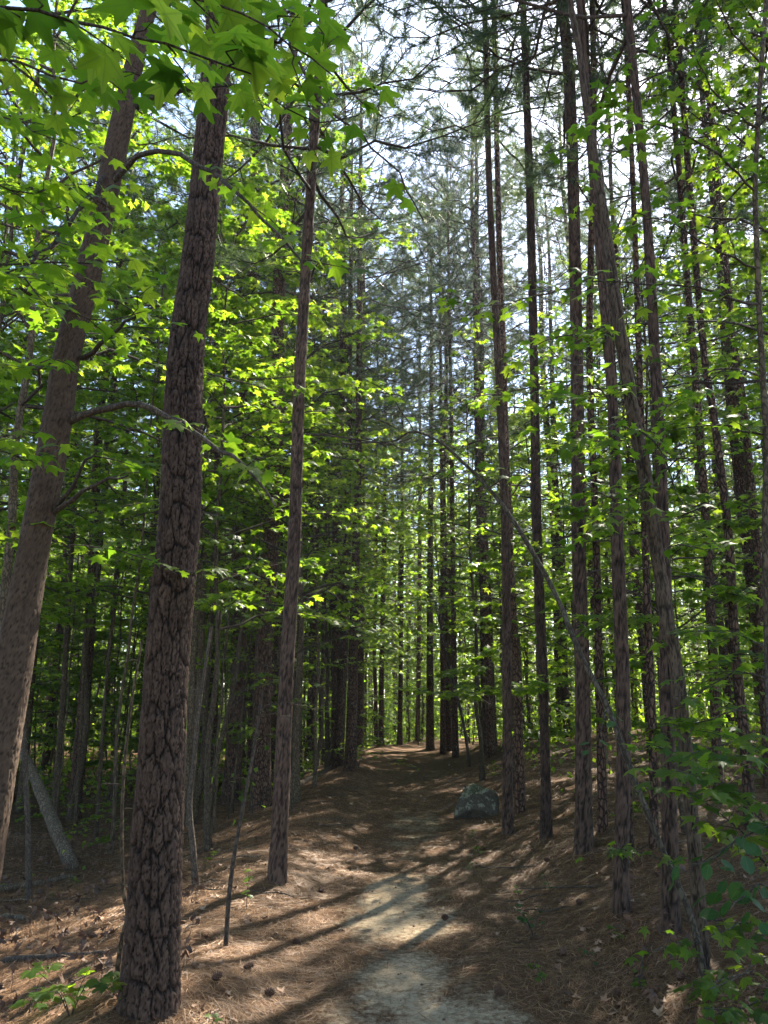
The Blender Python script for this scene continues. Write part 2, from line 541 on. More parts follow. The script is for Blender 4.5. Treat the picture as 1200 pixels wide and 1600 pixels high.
def oval(seed, w=.36):
    rs = np.random.default_rng(seed)
    ys = np.array([0, .12, .35, .6, .85, 1.08, 1.2]); ws = np.array([.02, .2, .36, .42, .36, .18, .0]) * w / .36
    zc = -.18 * (ys / 1.2) ** 2 + .03 * rs.standard_normal(7)
    L = np.stack([-ws, ys, zc - .0], 1); C_ = np.stack([ws * 0, ys, zc - .05], 1); R_ = np.stack([ws, ys, zc + .02], 1)
    v = np.vstack([L, C_, R_]); n = 7
    f = []
    for i in range(n - 1):
        f += [[i, n + i, n + i + 1], [i, n + i + 1, i + 1], [n + i, 2 * n + i, 2 * n + i + 1], [n + i, 2 * n + i + 1, n + i + 1]]
    return v, np.array(f)


LEAF_LO = [palmate(LO, d, f, w, i) for i, (d, f, w) in enumerate([(.22, .05, .05), (.35, .1, .08), (.1, .15, .05)])]


def place_tpl(mb, tpl, pos, t, nrm, size, rnd, mat=1):
    """many copies of a template: y axis along t, z axis near nrm"""
    v, f = tpl
    y = unit(t); x = unit(np.cross(y, nrm)); z = np.cross(x, y)
    W = pos[:, None] + size[:, None, None] * (v[None, :, 0, None] * x[:, None] + v[None, :, 1, None] * y[:, None] + v[None, :, 2, None] * z[:, None])
    n, k = len(pos), len(v)
    F_ = (f[None] + (np.arange(n) * k)[:, None, None]).reshape(-1, f.shape[1])
    mb.add(W.reshape(-1, 3), F_, mat, np.repeat(rnd, k), np.tile(v * np.array([1, 1, 0]), (n, 1)))


def leaf_mesh(name, vf, mat, petiole=.45):
    mb = MB()
    v, f = vf
    mb.add(v, f, 0, .0, v * np.array([1, 1, 0]))
    if petiole:
        s = np.linspace(0, 1, 4)
        c = np.stack([s * 0, -petiole * s, .10 * s ** 2 * petiole], 1)
        w = .014
        pv = np.vstack([c + [w, 0, 0], c - [w, 0, 0]])
        pf = [[i, i + 1, i + 5, i + 4] for i in range(3)]
        mb.add(pv, pf, 0, .5, pv * 0 + [0, 0.3, 0])
    return mb.mesh(name, [mat])


LEAF_M = [leaf_mesh('star_leaf', palmate(HI, d, f, w, 20 + i), M['leaf']) for i, (d, f, w) in
          enumerate([(.18, .04, .04), (.32, .10, .07), (.12, .20, .05), (.42, .05, .10), (.25, .3, .06)])]
MAPLE_M = [leaf_mesh('maple_leaf', palmate(MAPLE, d, f, w, 40 + i), M['leaf']) for i, (d, f, w) in
           enumerate([(.18, .04, .04), (.3, .12, .07), (.12, .2, .05)])]
OVAL_M = [leaf_mesh('oval_leaf', oval(60 + i, .42), M['oval'], .15) for i in range(3)]

from mathutils import Matrix, Vector


def leaf_obj(parent, base, pos, t, nrm, size, meshes):
    y = unit(t); x = np.cross(y, nrm); x = x / (np.linalg.norm(x) + 1e-9); z = np.cross(x, y)
    p = pos - base
    m = Matrix(((x[0] * size, y[0] * size, z[0] * size, p[0]), (x[1] * size, y[1] * size, z[1] * size, p[1]),
                (x[2] * size, y[2] * size, z[2] * size, p[2]), (0, 0, 0, 1)))
    return link('leaf', meshes[R.randrange(len(meshes))], parent, mat=m)


def leafy_branch(parent, base, pts, r0, leaf_r=.065, gap=.16, tl=.45, up=.0, meshes=None, start=.15, per=5, budget=None, wood='twig', drop=.35, side=1.0, collect=None):
    """a traced limb with alternating leafy twigs; limb and twigs are one 'branch' part, each leaf is a part of its own"""
    meshes = meshes or LEAF_M
    pts = np.asarray(pts, float)
    L = np.linalg.norm(np.diff(pts, axis=0), axis=1).sum()
    n = max(8, int(L / .08))
    c = smooth_line(pts, n)
    c[1:-1] += .006 * rng.standard_normal((n - 2, 3))
    mb = MB()
    tube(mb, c - base, np.linspace(r0, max(.0025, r0 * .25), n), 7)
    s = L * start; sg = 1 if R.random() < .5 else -1
    leaves = []
    tang = unit(np.gradient(c, axis=0))
    while s < L:
        i = min(n - 1, int(s / L * (n - 1)))
        tv = tang[i]; hor = np.cross(tv, [0, 0, 1]); hor = hor / (np.linalg.norm(hor) + 1e-6)
        sg = -sg
        ang = R.uniform(.5, 1.1)
        d = unit(tv * math.cos(ang) + hor * sg * math.sin(ang) * side + np.array([0, 0, R.uniform(-.25, .35) + up]))
        tlen = tl * R.uniform(.5, 1.15) * (1 - .45 * s / L)
        q = c[i] + d[None] * (np.linspace(0, tlen, 5)[:, None]); q[:, 2] -= drop * .4 * np.linspace(0, 1, 5) ** 2 * tlen
        q[2:, :2] += R.uniform(-.04, .04)
        tube(mb, q - base, np.linspace(min(r0 * .4, .004), .0014, 5), 4)
        h2_ = np.cross(d, [0, 0, 1]); h2_ = h2_ / (np.linalg.norm(h2_) + 1e-6)
        for k in range(per):
            u = (k + .6) / per
            if R.random() < .12: continue
            pp = q[min(4, int(u * 4.99))] if k < per - 1 else q[4]
            sd = 1 if k % 2 else -1
            out = unit(d * R.uniform(.2, .9) + h2_ * sd * (R.uniform(.3, 1.0) if k < per - 1 else .1) + np.array([0, 0, R.uniform(-.15, .35)]))
            pe = leaf_r * R.uniform(.5, 1.1)
            lp = pp + out * pe
            td = unit(out * np.array([1, 1, .3]) + np.array([0, 0, -R.uniform(.0, drop * 1.7)]))
            nr = unit(np.array([R.gauss(0, .35), R.gauss(0, .35), 1.0]))
            leaves.append((lp, td, nr, leaf_r * R.uniform(.65, 1.2)))
        s += gap * R.uniform(.7, 1.3)
    link('branch', mb.mesh('branch', [M[wood]]), parent)
    kind = 'oval' if meshes is OVAL_M else 'maple' if meshes is MAPLE_M else 'star'
    PEND.setdefault(parent.name, (parent, base, []))[2].extend([l + (kind,) for l in leaves])
    return len(leaves)


def settle_leaves():
    """the 300 leaves that show largest become parts of their own, the rest of a tree's leaves one part"""
    for parent, base, ls in PEND.values():
        def show(l):
            p = l[0] - np.array([0, 0, EYE]); yv = p[1] * CP + p[2] * SP; zv = p[2] * CP - p[1] * SP
            if yv < .3: return -1
            inside = abs(p[0] / yv) < .5 and abs(zv / yv) < .67
            return l[3] / yv * (1 if inside else .05)
        ls.sort(key=show, reverse=True)
        for lp, td, nr, sz, kd in ls[:300]:
            leaf_obj(parent, base, lp, td, nr, sz, {'oval': OVAL_M, 'maple': MAPLE_M, 'star': LEAF_M}[kd])
        rest = ls[300:]
        if rest:
            mb = MB()
            for w, tp in enumerate(LEAF_LO):
                q = rest[w::3]
                if q:
                    place_tpl(mb, tp, np.array([l[0] - base for l in q]), np.array([l[1] for l in q]), np.array([l[2] for l in q]), np.array([l[3] for l in q]), rng.uniform(0, 1, len(q)), 0)
            tag(link('leaves', mb.mesh('leaves', [M['leaf_far']]), parent), kind='stuff')


PEND = {}


# ------------------------------------------------------------------ crown templates
def broad_tree(seed, H, n_br, spread, start=.25, twigs=8, per=15, lr=.072):
    """understory broadleaf: returns (trunk mesh, crown mesh)"""
    rs = np.random.default_rng(seed)
    hh = np.linspace(0, H, 14)
    tr = np.stack([.05 * H / 6 * np.cumsum(rs.standard_normal(14)) * .6, .05 * H / 6 * np.cumsum(rs.standard_normal(14)) * .6, hh], 1)
    tr[:, :2] -= tr[0, :2]
    tr = smooth_line(tr, 30)
    r0 = .011 * H / 2 * .9
    tm = MB(); tube(tm, tr, np.linspace(r0, .006, 30) * (1 + .5 * np.exp(-np.linspace(0, H, 30) / .15)), 7)
    cm = MB(); LP, LT, LN, LS = [], [], [], []
    for b in range(n_br):
        u = start + (1 - start) * ((b + rs.uniform(0, .8)) / n_br)
        i = min(29, int(u * 29)); o = tr[i]
        az = b * 2.4 + rs.uniform(-.5, .5)
        L = spread * (1.0 - .65 * ((u - start) / (1 - start)) ** 1.3) * rs.uniform(.6, 1.15)
        el = rs.uniform(.1, .7)
        d = np.array([math.cos(az) * math.cos(el), math.sin(az) * math.cos(el), math.sin(el)])
        s = np.linspace(0, 1, 7)
        c = o + d * (L * s)[:, None]; c[:, 2] -= .28 * L * s ** 2
        c[1:] += .03 * L * rs.standard_normal((6, 3)) * .5
        tube(cm, c, np.linspace(r0 * .4, .003, 7), 4, 0)
        tg = unit(np.gradient(c, axis=0))
        for k in range(twigs):
            ut = .25 + .75 * (k + rs.uniform(0, .7)) / twigs
            j = min(6, int(ut * 6.99)); tv = tg[j]
            hor = unit(np.cross(tv, [0, 0, 1]))
            sg = 1 if k % 2 else -1
            dd = unit(tv * rs.uniform(.4, 1) + hor * sg * rs.uniform(.5, 1) + [0, 0, rs.uniform(-.2, .25)])
            tl = L * .38 * (1.15 - .5 * ut) * rs.uniform(.6, 1.2)
            q = c[j] + dd * (tl * np.array([0, .5, 1]))[:, None]; q[2, 2] -= .1 * tl
            tube(cm, q, [.004, .0025, .0015], 3, 0)
            m = per
            w = rs.uniform(.1, 1, m)[:, None]
            hd = unit(np.cross(dd, [0, 0, 1]))
            sd = rs.choice([-1, 1], m)[:, None]
            out = unit(dd * rs.uniform(.1, .9, m)[:, None] + hd * sd * rs.uniform(.2, 1, m)[:, None] + np.stack([np.zeros(m), np.zeros(m), rs.uniform(-.2, .3, m)], 1))
            LP.append(q[0] + (q[2] - q[0]) * w + out * lr * rs.uniform(.4, 1.3, m)[:, None])
            td = out.copy(); td[:, 2] -= rs.uniform(0, .7, m)
            LT.append(unit(td))
            nn = np.stack([rs.normal(0, .4, m), rs.normal(0, .4, m), np.ones(m)], 1)
            LN.append(unit(nn)); LS.append(lr * rs.uniform(.6, 1.2, m))
    LP, LT, LN, LS = map(np.concatenate, (LP, LT, LN, LS))
    which = rs.integers(0, 3, len(LP)); rn = rs.uniform(0, 1, len(LP))
    for w in range(3):
        k = which == w
        place_tpl(cm, LEAF_LO[w], LP[k], LT[k], LN[k], LS[k], rn[k])
    return tm.mesh('understory_trunk', [M['smooth']]), cm.mesh('understory_crown', [M['twig'], M['leaf_far']])


def pine_crown(seed, H, n_br, spread):
    rs = np.random.default_rng(seed)
    cm = MB(); A, B, W = [], [], []
    for b in range(n_br):
        u = (b + rs.uniform(0, .8)) / n_br
        az = b * 2.4 + rs.uniform(-.6, .6)
        L = spread * (.25 + .9 * math.sin(math.pi * min(1, .22 + .78 * u)) ** .8) * rs.uniform(.55, 1.15)
        el = -.05 + .75 * u + rs.uniform(-.25, .25)
        d = np.array([math.cos(az) * math.cos(el), math.sin(az) * math.cos(el), math.sin(el)])
        s = np.linspace(0, 1, 7)
        c = np.array([0, 0, H * u]) + d * (L * s)[:, None]
        c[:, 2] += .12 * L * s ** 2 - .10 * L * np.sin(s * 3.1)
        c[1:] += .04 * rs.standard_normal((6, 3))
        tube(cm, c, np.linspace(.022, .005, 7), 4, 0)
        tg = unit(np.gradient(c, axis=0))
        ends = [(c[-1], tg[-1])]
        nt_ = 9
        for k in range(nt_):
            ut = .3 + .68 * (k + .5) / nt_
            j = min(6, int(ut * 6.99)); hor = unit(np.cross(tg[j], [0, 0, 1]))
            dd = unit(tg[j] * rs.uniform(.5, 1.1) + hor * (1 if k % 2 else -1) * rs.uniform(.4, 1) + [0, 0, rs.uniform(-.15, .5)])
            tl = L * .33 * (1.2 - .7 * ut) * rs.uniform(.6, 1.3)
            q = c[j] + dd * (tl * np.array([0, .5, 1]))[:, None]
            q[2, 2] += .06 * tl
            tube(cm, q, [.007, .005, .004], 3, 0)
            ends.append((q[2], unit(q[2] - q[0])))
            if rs.uniform() < .6: ends.append((q[1], unit(dd + rs.standard_normal(3) * .5)))
        for e, dr in ends:
            m = 54
            back = rs.uniform(0, .16, m)[:, None]
            nd_ = unit(dr * rs.uniform(.15, 1.1, m)[:, None] + rs.standard_normal((m, 3)) * .55)
            a = e - dr * back
            ln = rs.uniform(.12, .19, m)[:, None]
            A.append(a); B.append(a + nd_ * ln + [0, 0, -.012]); W.append(unit(np.cross(nd_, rs.standard_normal((m, 3)))))
    A, B, W = map(np.concatenate, (A, B, W))
    n = len(A)
    v = np.stack([A + W * .0036, A - W * .0036, B], 1).reshape(-1, 3)
    cm.add(v, np.arange(n * 3).reshape(-1, 3), 1, np.repeat(rs.uniform(0, 1, n), 3))
    return cm.mesh('pine_crown', [M['twig'], M['needle']])


def dead_limb_pts(rs, o, az, L, el=.1):
    d = np.array([math.cos(az) * math.cos(el), math.sin(az) * math.cos(el), math.sin(el)])
    s = np.linspace(0, 1, 8)
    c = o + d * (L * s)[:, None]; c[:, 2] += -.22 * L * s ** 1.6 + .05 * L * np.sin(s * 5)
    c[1:] += .025 * L * rs.standard_normal((7, 3)) * .6
    return c


def add_dead_limb(mb, rs, o, az, L, r=.011, el=.1):
    c = dead_limb_pts(rs, o, az, L, el)
    tube(mb, c, np.linspace(r, .002, 8), 4)
    tg = unit(np.gradient(c, axis=0))
    for k in range(rs.integers(2, 5)):
        j = rs.integers(2, 7)
        dd = unit(tg[j] + .8 * rs.standard_normal(3)); tl = L * rs.uniform(.15, .4)
        q = c[j] + dd * (tl * np.array([0, .5, 1]))[:, None]; q[1] += .03 * rs.standard_normal(3)
        tube(mb, q, [.005, .003, .0015], 3)


def pine_trunk(seed, H, r0, ndead):
    rs = np.random.default_rng(seed)
    p = np.stack([np.zeros(10), np.zeros(10), np.linspace(-.15, H, 10)], 1)
    p[1:, :2] += np.cumsum(rs.normal(0, .05, (9, 2)), 0)
    c = smooth_line(p, 70)
    s = np.linspace(0, H, 70)
    mb = MB(); tube(mb, c, r0 * (1 - .72 * (s / H) ** 1.1) * (1 + .35 * np.exp(-s / .25)), 12)
    for k in range(ndead):
        h = rs.uniform(2.2, H * .62); i = int(h / H * 69)
        add_dead_limb(mb, rs, c[i], rs.uniform(0, 6.28), rs.uniform(.5, 1.9), el=rs.uniform(-.1, .5))
    return mb.mesh('pine_trunk', [M['pine']])


BROAD = [broad_tree(100, 6.5, 22, 2.1, .22), broad_tree(101, 8.5, 26, 2.3, .3), broad_tree(102, 5.0, 20, 1.9, .2),
         broad_tree(103, 10.5, 30, 2.4, .35), broad_tree(104, 7.5, 24, 2.6, .25), broad_tree(105, 4.0, 18, 1.7, .2), broad_tree(106, 13.5, 38, 2.9, .25), broad_tree(107, 12.0, 34, 2.6, .4)]
SPARSE = [broad_tree(160 + i, h, n, sp, st, 6, 8, .066) for i, (h, n, sp, st) in enumerate([(6.5, 16, 2.2, .3), (8.5, 20, 2.4, .3), (10, 22, 2.6, .35)])]
SAPL = [broad_tree(120 + i, h, n, sp, st, 4, 6, .05) for i, (h, n, sp, st) in enumerate([(2.6, 9, .8, .3), (3.6, 10, .9, .45), (1.7, 8, .7, .2), (4.6, 10, 1.0, .5)])]
SHRUB = [broad_tree(140 + i, h, n, sp, .05, 4, 6, .05) for i, (h, n, sp) in enumerate([(.9, 12, .7), (1.2, 14, .9), (.6, 9, .5)])]
PCROWN = [pine_crown(200 + i, h, n, sp) for i, (h, n, sp) in enumerate([(11, 50, 2.6), (9.5, 46, 2.3), (12, 54, 2.8), (8.0, 40, 2.1)])]
PC_H = [11, 9.5, 12, 8.0]
PTRUNK = [(pine_trunk(220 + i, h, r, n), h) for i, (h, r, n) in enumerate([(19, .125, 18), (18, .10, 22), (20, .15, 14), (17, .08, 24), (19, .11, 20)])]
DEADM = []
for i in range(5):
    rs = np.random.default_rng(240 + i); mb = MB()
    add_dead_limb(mb, rs, np.zeros(3), 0.0, [1.2, .8, 1.6, .6, 2.0][i], .012, .25)
    DEADM.append(mb.mesh('dead_branch', [M['twig']]))

# ------------------------------------------------------------------ the traced pines: label, line of (x, y, width) up the photo, distance, crown, plated bark
pines = [
    # label, line, D, crown, bark
    ('slender pine alone at the left edge of the path', [(432, 1378, 32), (440, 1230, 28), (447, 1066, 25), (460, 834, 22), (468, 600, 20), (485, 300, 17), (503, 50, 14), (508, -40, 13)], None, 0, 1),
    ('thin pine just right of the boulder, front of a close pair', [(793, 1303, 20), (793, 1200, 17), (792, 1066, 16), (790, 834, 15), (780, 600, 13), (765, 300, 11), (757, 0, 9)], None, 3, 1),
    ('thin pine behind the one just right of the boulder', [(812, 1270, 18), (808, 1066, 15), (798, 900, 14), (788, 640, 13), (778, 300, 10), (772, 0, 9)], None, 1, 0),
    ('straight pine between the boulder pair and the dark stout pine', [(853, 1309, 21), (852, 1200, 17), (849, 1066, 16), (839, 834, 17), (835, 600, 15), (828, 300, 14), (817, 0, 11)], None, 3, 1),
    ('dark stout pine with flared foot on the right bank', [(912, 1332, 36), (912, 1260, 29), (910, 1066, 26), (904, 834, 24), (902, 600, 22), (896, 300, 20), (888, 100, 20), (876, -20, 17)], None, 0, 1),
    ('pine with crooked foot in front of the stout dark pine, right bank', [(969, 1432, 29), (971, 1330, 25), (974, 1200, 24), (973, 1066, 24), (964, 834, 22), (958, 650, 18), (948, 520, 16), (925, 250, 14), (905, 0, 10)], None, 1, 1),
    ('pine standing just behind the leaning dark trunk', [(1046, 1455, 33), (1046, 1300, 27), (1042, 1066, 24), (1037, 834, 20), (1022, 534, 18), (1008, 300, 15), (980, 0, 13)], None, 2, 1),
    ('reddish pine half hidden behind the crooked foot pine', [(982, 1340, 16), (980, 1200, 15), (975, 1066, 14), (968, 834, 13), (955, 534, 12), (930, 250, 11)], None, 3, 0),
    ('narrow pine between the stout pine and the crooked foot pine', [(941, 1301, 18), (939, 1150, 16), (935, 1000, 14), (931, 834, 13), (921, 534, 12), (928, 200, 11), (925, 0, 10)], None, 3, 0),
    ('thin pine behind the leaning dark trunk, on its left', [(1020, 1330, 17), (1020, 1160, 15), (1010, 900, 13), (1000, 600, 11), (985, 200, 9)], None, 1, 0),
    ('pine among the leafy shrub at the right edge', [(1171, 1300, 20), (1165, 1170, 19), (1150, 1034, 17), (1138, 834, 15), (1126, 734, 14), (1113, 634, 13), (1100, 554, 12), (1078, 300, 11), (1060, 60, 9)], None, 1, 0),
    ('reddish pine left of the leafy shrub at the right edge', [(1122, 1250, 17), (1114, 1034, 16), (1104, 834, 15), (1090, 634, 13), (1075, 450, 11), (1062, 280, 10)], None, 0, 0),
    ('slim pine farthest to the right in the bright leaves', [(1200, 1230, 15), (1190, 1000, 14), (1180, 834, 14), (1161, 634, 13), (1146, 534, 11), (1133, 400, 10), (1115, 230, 9)], None, 3, 0),
    ('left one of the twin pines at the left of the path end', [(527, 1200, 20), (533, 1100, 18), (541, 900, 14), (544, 740, 11), (547, 500, 9)], None, 0, 0),
    ('right one of the twin pines at the left of the path end', [(547, 1204, 22), (550, 1100, 19), (555, 900, 15), (560, 700, 12), (562, 450, 10)], None, 2, 0),
    ('pine just behind the twin pines', [(562, 1178, 15), (563, 1066, 13), (566, 800, 10), (568, 500, 8)], 24, 1, 0),
    ('dark pine seen between the big pine and the slender pine', [(330, 1230, 22), (333, 1066, 20), (336, 900, 18), (341, 700, 15), (345, 450, 13)], None, 1, 0),
    ('pine at the right side of the path end, foot in shade', [(672, 1172, 15), (672, 1066, 13), (672, 900, 11), (674, 650, 8)], None, 2, 0),
    ('thin pine at the path end beside the shaded one', [(692, 1178, 11), (692, 1040, 9), (691, 820, 8)], None, 1, 0),
    ('pine on the right of the path end with bare foot', [(712, 1184, 12), (710, 1066, 10), (708, 900, 9), (705, 650, 7)], None, 0, 0),
    ('thin dark pine at the far left bend of the path', [(595, 1172, 11), (596, 1066, 9), (600, 850, 8)], 27, 0, 0),
    ('thin dark pine in the middle of the path end', [(624, 1169, 10), (626, 1060, 8), (628, 850, 7)], 28, 3, 0),
    ('far pale trunk beyond the path end', [(652, 1160, 9), (654, 1060, 8), (656, 850, 7)], 31, 1, 0),
]
for lb, ln, D, cr, bk in pines + [('', [(233, 1572, 100)], None, 0, 0), ('', [(1100, 1590, 30)], None, 0, 0)]:
    q = ground_pt(ln[0][0], ln[0][1]) if D is None else P(ln[0][0], ln[0][1], D)
    NEWM = (q[0], q[1], .16 + ln[0][2] * pxm(q[1]) * .9)
    MOUNDS.append(NEWM)


# ------------------------------------------------------------------ ground and path
gx = np.concatenate([-np.geomspace(7, 260, 46)[::-1], np.linspace(-7, 7, 300)[1:-1], np.geomspace(7, 260, 46)])
gy = np.concatenate([np.linspace(-60, 2.4, 30), np.linspace(2.4, 16, 250)[1:], np.geomspace(16, 320, 150)[1:]])
X, Y = np.meshgrid(gx, gy)
Z = ground_h(X, Y)
near = (np.abs(X) < 7) & (Y > 2) & (Y < 16)
Z = Z + np.where(near, .018 * (fbm(X * 7, Y * 7, 31, 3) - .5), 0)
Z = np.where((np.abs(X) > 120) | (Y > 150), -3, Z)


def sandiness(x, y):
    d = x - path_x(y)
    w = .46 + .28 * (fbm(y * 1.3, x * 0.7, 55, 2) - .5) + .12 * sst(-y, -5.4, -4.6)
    core = np.exp(-(np.abs(d + .0) / w) ** 2.6)
    along = np.interp(y, [0, 4.3, 5.3, 5.9, 6.3, 7.6, 8.3, 9.0, 11.5, 13, 15, 22, 30], [1, 1, .9, .3, .9, .95, .28, .42, .55, .3, .22, .12, 0])
    return core * along * (0.45 + 1.25 * fbm(x * 2.2, y * 1.6, 50, 3)) + .12 * (fbm(x * 5, y * 5, 60, 2) - .5) * core


SN = sandiness(X, Y)
nx, ny = len(gx), len(gy)
ii = (np.arange(ny - 1)[:, None] * nx + np.arange(nx - 1)[None]).ravel()
faces = np.stack([ii, ii + 1, ii + nx + 1, ii + nx], 1)
V = np.stack([X, Y, Z], -1).reshape(-1, 3)
fc = V[faces].mean(1)
edge = 1.15 + .25 * (fbm(fc[:, 1] * .9, fc[:, 0] * .3, 71, 2) - .5)
onp = (np.abs(fc[:, 0] - path_x(fc[:, 1])) < edge) & (fc[:, 1] > -50) & (fc[:, 1] < 60)
for nm, sel in (('ground', ~onp), ('path', onp)):
    fs = faces[sel]; used, inv = np.unique(fs, return_inverse=True)
    mb = MB(); mb.add(V[used], inv.reshape(-1, 4), 0, SN.ravel()[used])
    o = link(nm, mb.mesh(nm, [M['ground']]))
    tag(o, 'brown forest floor under fallen pine needles' if nm == 'ground' else 'worn footpath of pale sand and pine needles leading into the woods', nm if nm == 'path' else 'ground', None, 'structure')


# fallen needles on the floor
def needles(n, y0, y1, wid, seed, w, lift):
    rs = np.random.default_rng(seed)
    y = y0 + (y1 - y0) * rs.uniform(0, 1, n) ** 1.25
    x = rs.uniform(-1, 1, n) * (y * .52 + .6) * wid
    sn = sandiness(x, y)
    keep = rs.uniform(0, 1, n) > np.clip(sn * 1.35 - .08, 0, .84)
    clump = fbm(x * 2.2, y * 2.2, 77, 2)
    keep &= rs.uniform(0, 1, n) < (.35 + 1.1 * clump)
    x, y = x[keep], y[keep]; n = len(x)
    flow = vnoise(x * .8, y * .8, 90) * 6.28
    a = flow + rs.normal(0, .9, n)
    L = rs.uniform(.07, .18, n)
    dx, dy = np.cos(a) * L / 2, np.sin(a) * L / 2
    bend = rs.normal(0, .15, n)
    def gz(px_, py_):
        return ground_h(px_, py_) + .018 * (fbm(px_ * 7, py_ * 7, 31, 3) - .5)
    A = np.stack([x - dx, y - dy, gz(x - dx, y - dy)], 1); B = np.stack([x + dx, y + dy, gz(x + dx, y + dy)], 1)
    C_ = np.stack([x - dy * bend, y + dx * bend, gz(x, y)], 1)
    A[:, 2] += rs.uniform(.001, lift, n); B[:, 2] += rs.uniform(.001, lift, n) + (rs.uniform(0, 1, n) > .93) * rs.uniform(0, .05, n); C_[:, 2] += rs.uniform(.003, lift * 1.2, n)
    ww = w * (.7 + .6 * rs.uniform(0, 1, n)) * (.7 + y / 12)
    wv = np.stack([-dy / L * 2 * ww, dx / L * 2 * ww, ww * rs.normal(0, .3, n)], 1)
    v = np.stack([A, C_ + wv, B, C_ - wv], 1).reshape(-1, 3)
    b = np.arange(n)[:, None] * 4
    f = np.concatenate([b + [0, 1, 3], b + [1, 2, 3]], 1).reshape(-1, 3)
    return v, f, np.repeat(rs.beta(1.6, 2.2, n), 4)


mb = MB()
for a in (needles(150000, 3.6, 9, 1.05, 1, .0012, .016), needles(110000, 7, 19, 1.0, 2, .0016, .02)):
    mb.add(a[0], a[1], 0, a[2])
o = link('needle_litter', mb.mesh('needle_litter', [M['litter']], False))
tag(o, 'reddish brown fallen pine needles strewn over the forest floor', 'pine needles', None, 'stuff')
# fallen brown leaves
rs = np.random.default_rng(8)
n = 2600
y = 3.8 + 20 * rs.uniform(0, 1, n) ** 1.3; x = rs.uniform(-1, 1, n) * (y * .52 + .5)
k = (np.abs(x - path_x(y)) > .6 + .5 * rs.uniform(0, 1, n)); x, y = x[k], y[k]; n = len(x)
pos = np.stack([x, y, ground_h(x, y) + .018], 1)
az = rs.uniform(0, 6.28, n); t = np.stack([np.cos(az), np.sin(az), rs.normal(0, .25, n)], 1)
nr = np.stack([rs.normal(0, .4, n), rs.normal(0, .4, n), np.ones(n)], 1)
mb = MB(); place_tpl(mb, palmate(LO, -.3, .2, .15, 3), pos, t, nr, rs.uniform(.02, .045, n), rs.uniform(0, 1, n), 0)
tag(link('leaf_litter', mb.mesh('leaf_litter', [M['dry']])), 'dry brown leaves lying scattered among the needles', 'dry leaves', None, 'stuff')


# ------------------------------------------------------------------ boulder
def boulder(name, px, py, wid, hgt, dep, seed, label):
    g = ground_pt(px, py)
    b0 = g + [0, dep * .45, 0]; b0[2] = float(ground_h(b0[0], b0[1]))
    bpy_t = thing(name, b0, label, 'boulder')
    rs = np.random.default_rng(seed)
    nu, nv = 72, 44
    th = np.linspace(0, 2 * math.pi, nu, endpoint=False); ph = np.linspace(-math.pi / 2, math.pi / 2, nv)
    T, Q = np.meshgrid(th, ph)
    d = np.stack([np.cos(Q) * np.cos(T), np.cos(Q) * np.sin(T), np.sin(Q)], -1)
    r = np.full(T.shape, 9.)
    for _ in range(11):
        nn = unit(rs.standard_normal(3)); off = rs.uniform(.72, 1.0)
        dn = d @ nn
        r = np.where(dn > .05, np.minimum(r, off / np.maximum(dn, .05)), r)
    for nn, off in (((-.25, -.35, 1), .66), ((.5, .1, 1), .72), ((.45, -.9, .25), .78), ((-.6, -.75, -.05), .82), ((-.25, -.7, -.8), .62), ((1, .1, -.2), .9), ((-1, .2, .5), .8)):
        nn = unit(np.array(nn, float)); dn = d @ nn
        r = np.where(dn > .05, np.minimum(r, off / np.maximum(dn, .05)), r)
    r = np.minimum(r * 1.12, 1.3)
    r = r * (1 + .22 * (fbm(d[..., 0] * 3 + 9, d[..., 1] * 3 + d[..., 2] * 4, seed, 4) - .5))
    v = d * r[..., None] * np.array([wid / 2, dep / 2, hgt * .72])
    v[..., 2] += hgt * .36
    i = (np.arange(nv - 1)[:, None] * nu); j = np.arange(nu)[None]
    f = np.stack([i + j, i + (j + 1) % nu, i + nu + (j + 1) % nu, i + nu + j], -1).reshape(-1, 4)
    mb = MB(); mb.add(v.reshape(-1, 3), f)
    link('stone', mb.mesh('stone', [M['rock']]), bpy_t)
    # short moss and lichen tufts on its top
    mb = MB(); n = 900
    T = rs.uniform(0, 6.28, n); q = rs.uniform(.25, 1.5, n)
    dd = np.stack([np.cos(q) * np.cos(T), np.cos(q) * np.sin(T), np.sin(q)], 1)
    ti = (T / (2 * math.pi) * nu).astype(int) % nu; qi = np.clip(((q + math.pi / 2) / math.pi * (nv - 1)).astype(int), 0, nv - 1)
    p0 = v[qi, ti]
    up = unit(dd + [0, 0, .3] + .5 * rs.standard_normal((n, 3)))
    w_ = unit(np.cross(up, rs.standard_normal((n, 3)))) * .006
    vv = np.stack([p0 + w_, p0 - w_, p0 + up * rs.uniform(.01, .035, n)[:, None]], 1).reshape(-1, 3)
    mb.add(vv, np.arange(3 * n).reshape(-1, 3), 0, np.repeat(rs.uniform(0, 1, n), 3))
    mm = leaf_mat('pale moss', [(0, (.05, .06, .03)), (.6, (.10, .115, .06)), (1, (.2, .21, .13))], [(0, (.05, .08, .02)), (1, (.1, .14, .05))], .25, .8, .1, False)
    tag(link('moss', mb.mesh('moss', [mm]), bpy_t), kind='stuff')
    return bpy_t


boulder('boulder', 750, 1281, .58, .42, .45, 15, 'lichen covered grey boulder beside the right edge of the path')


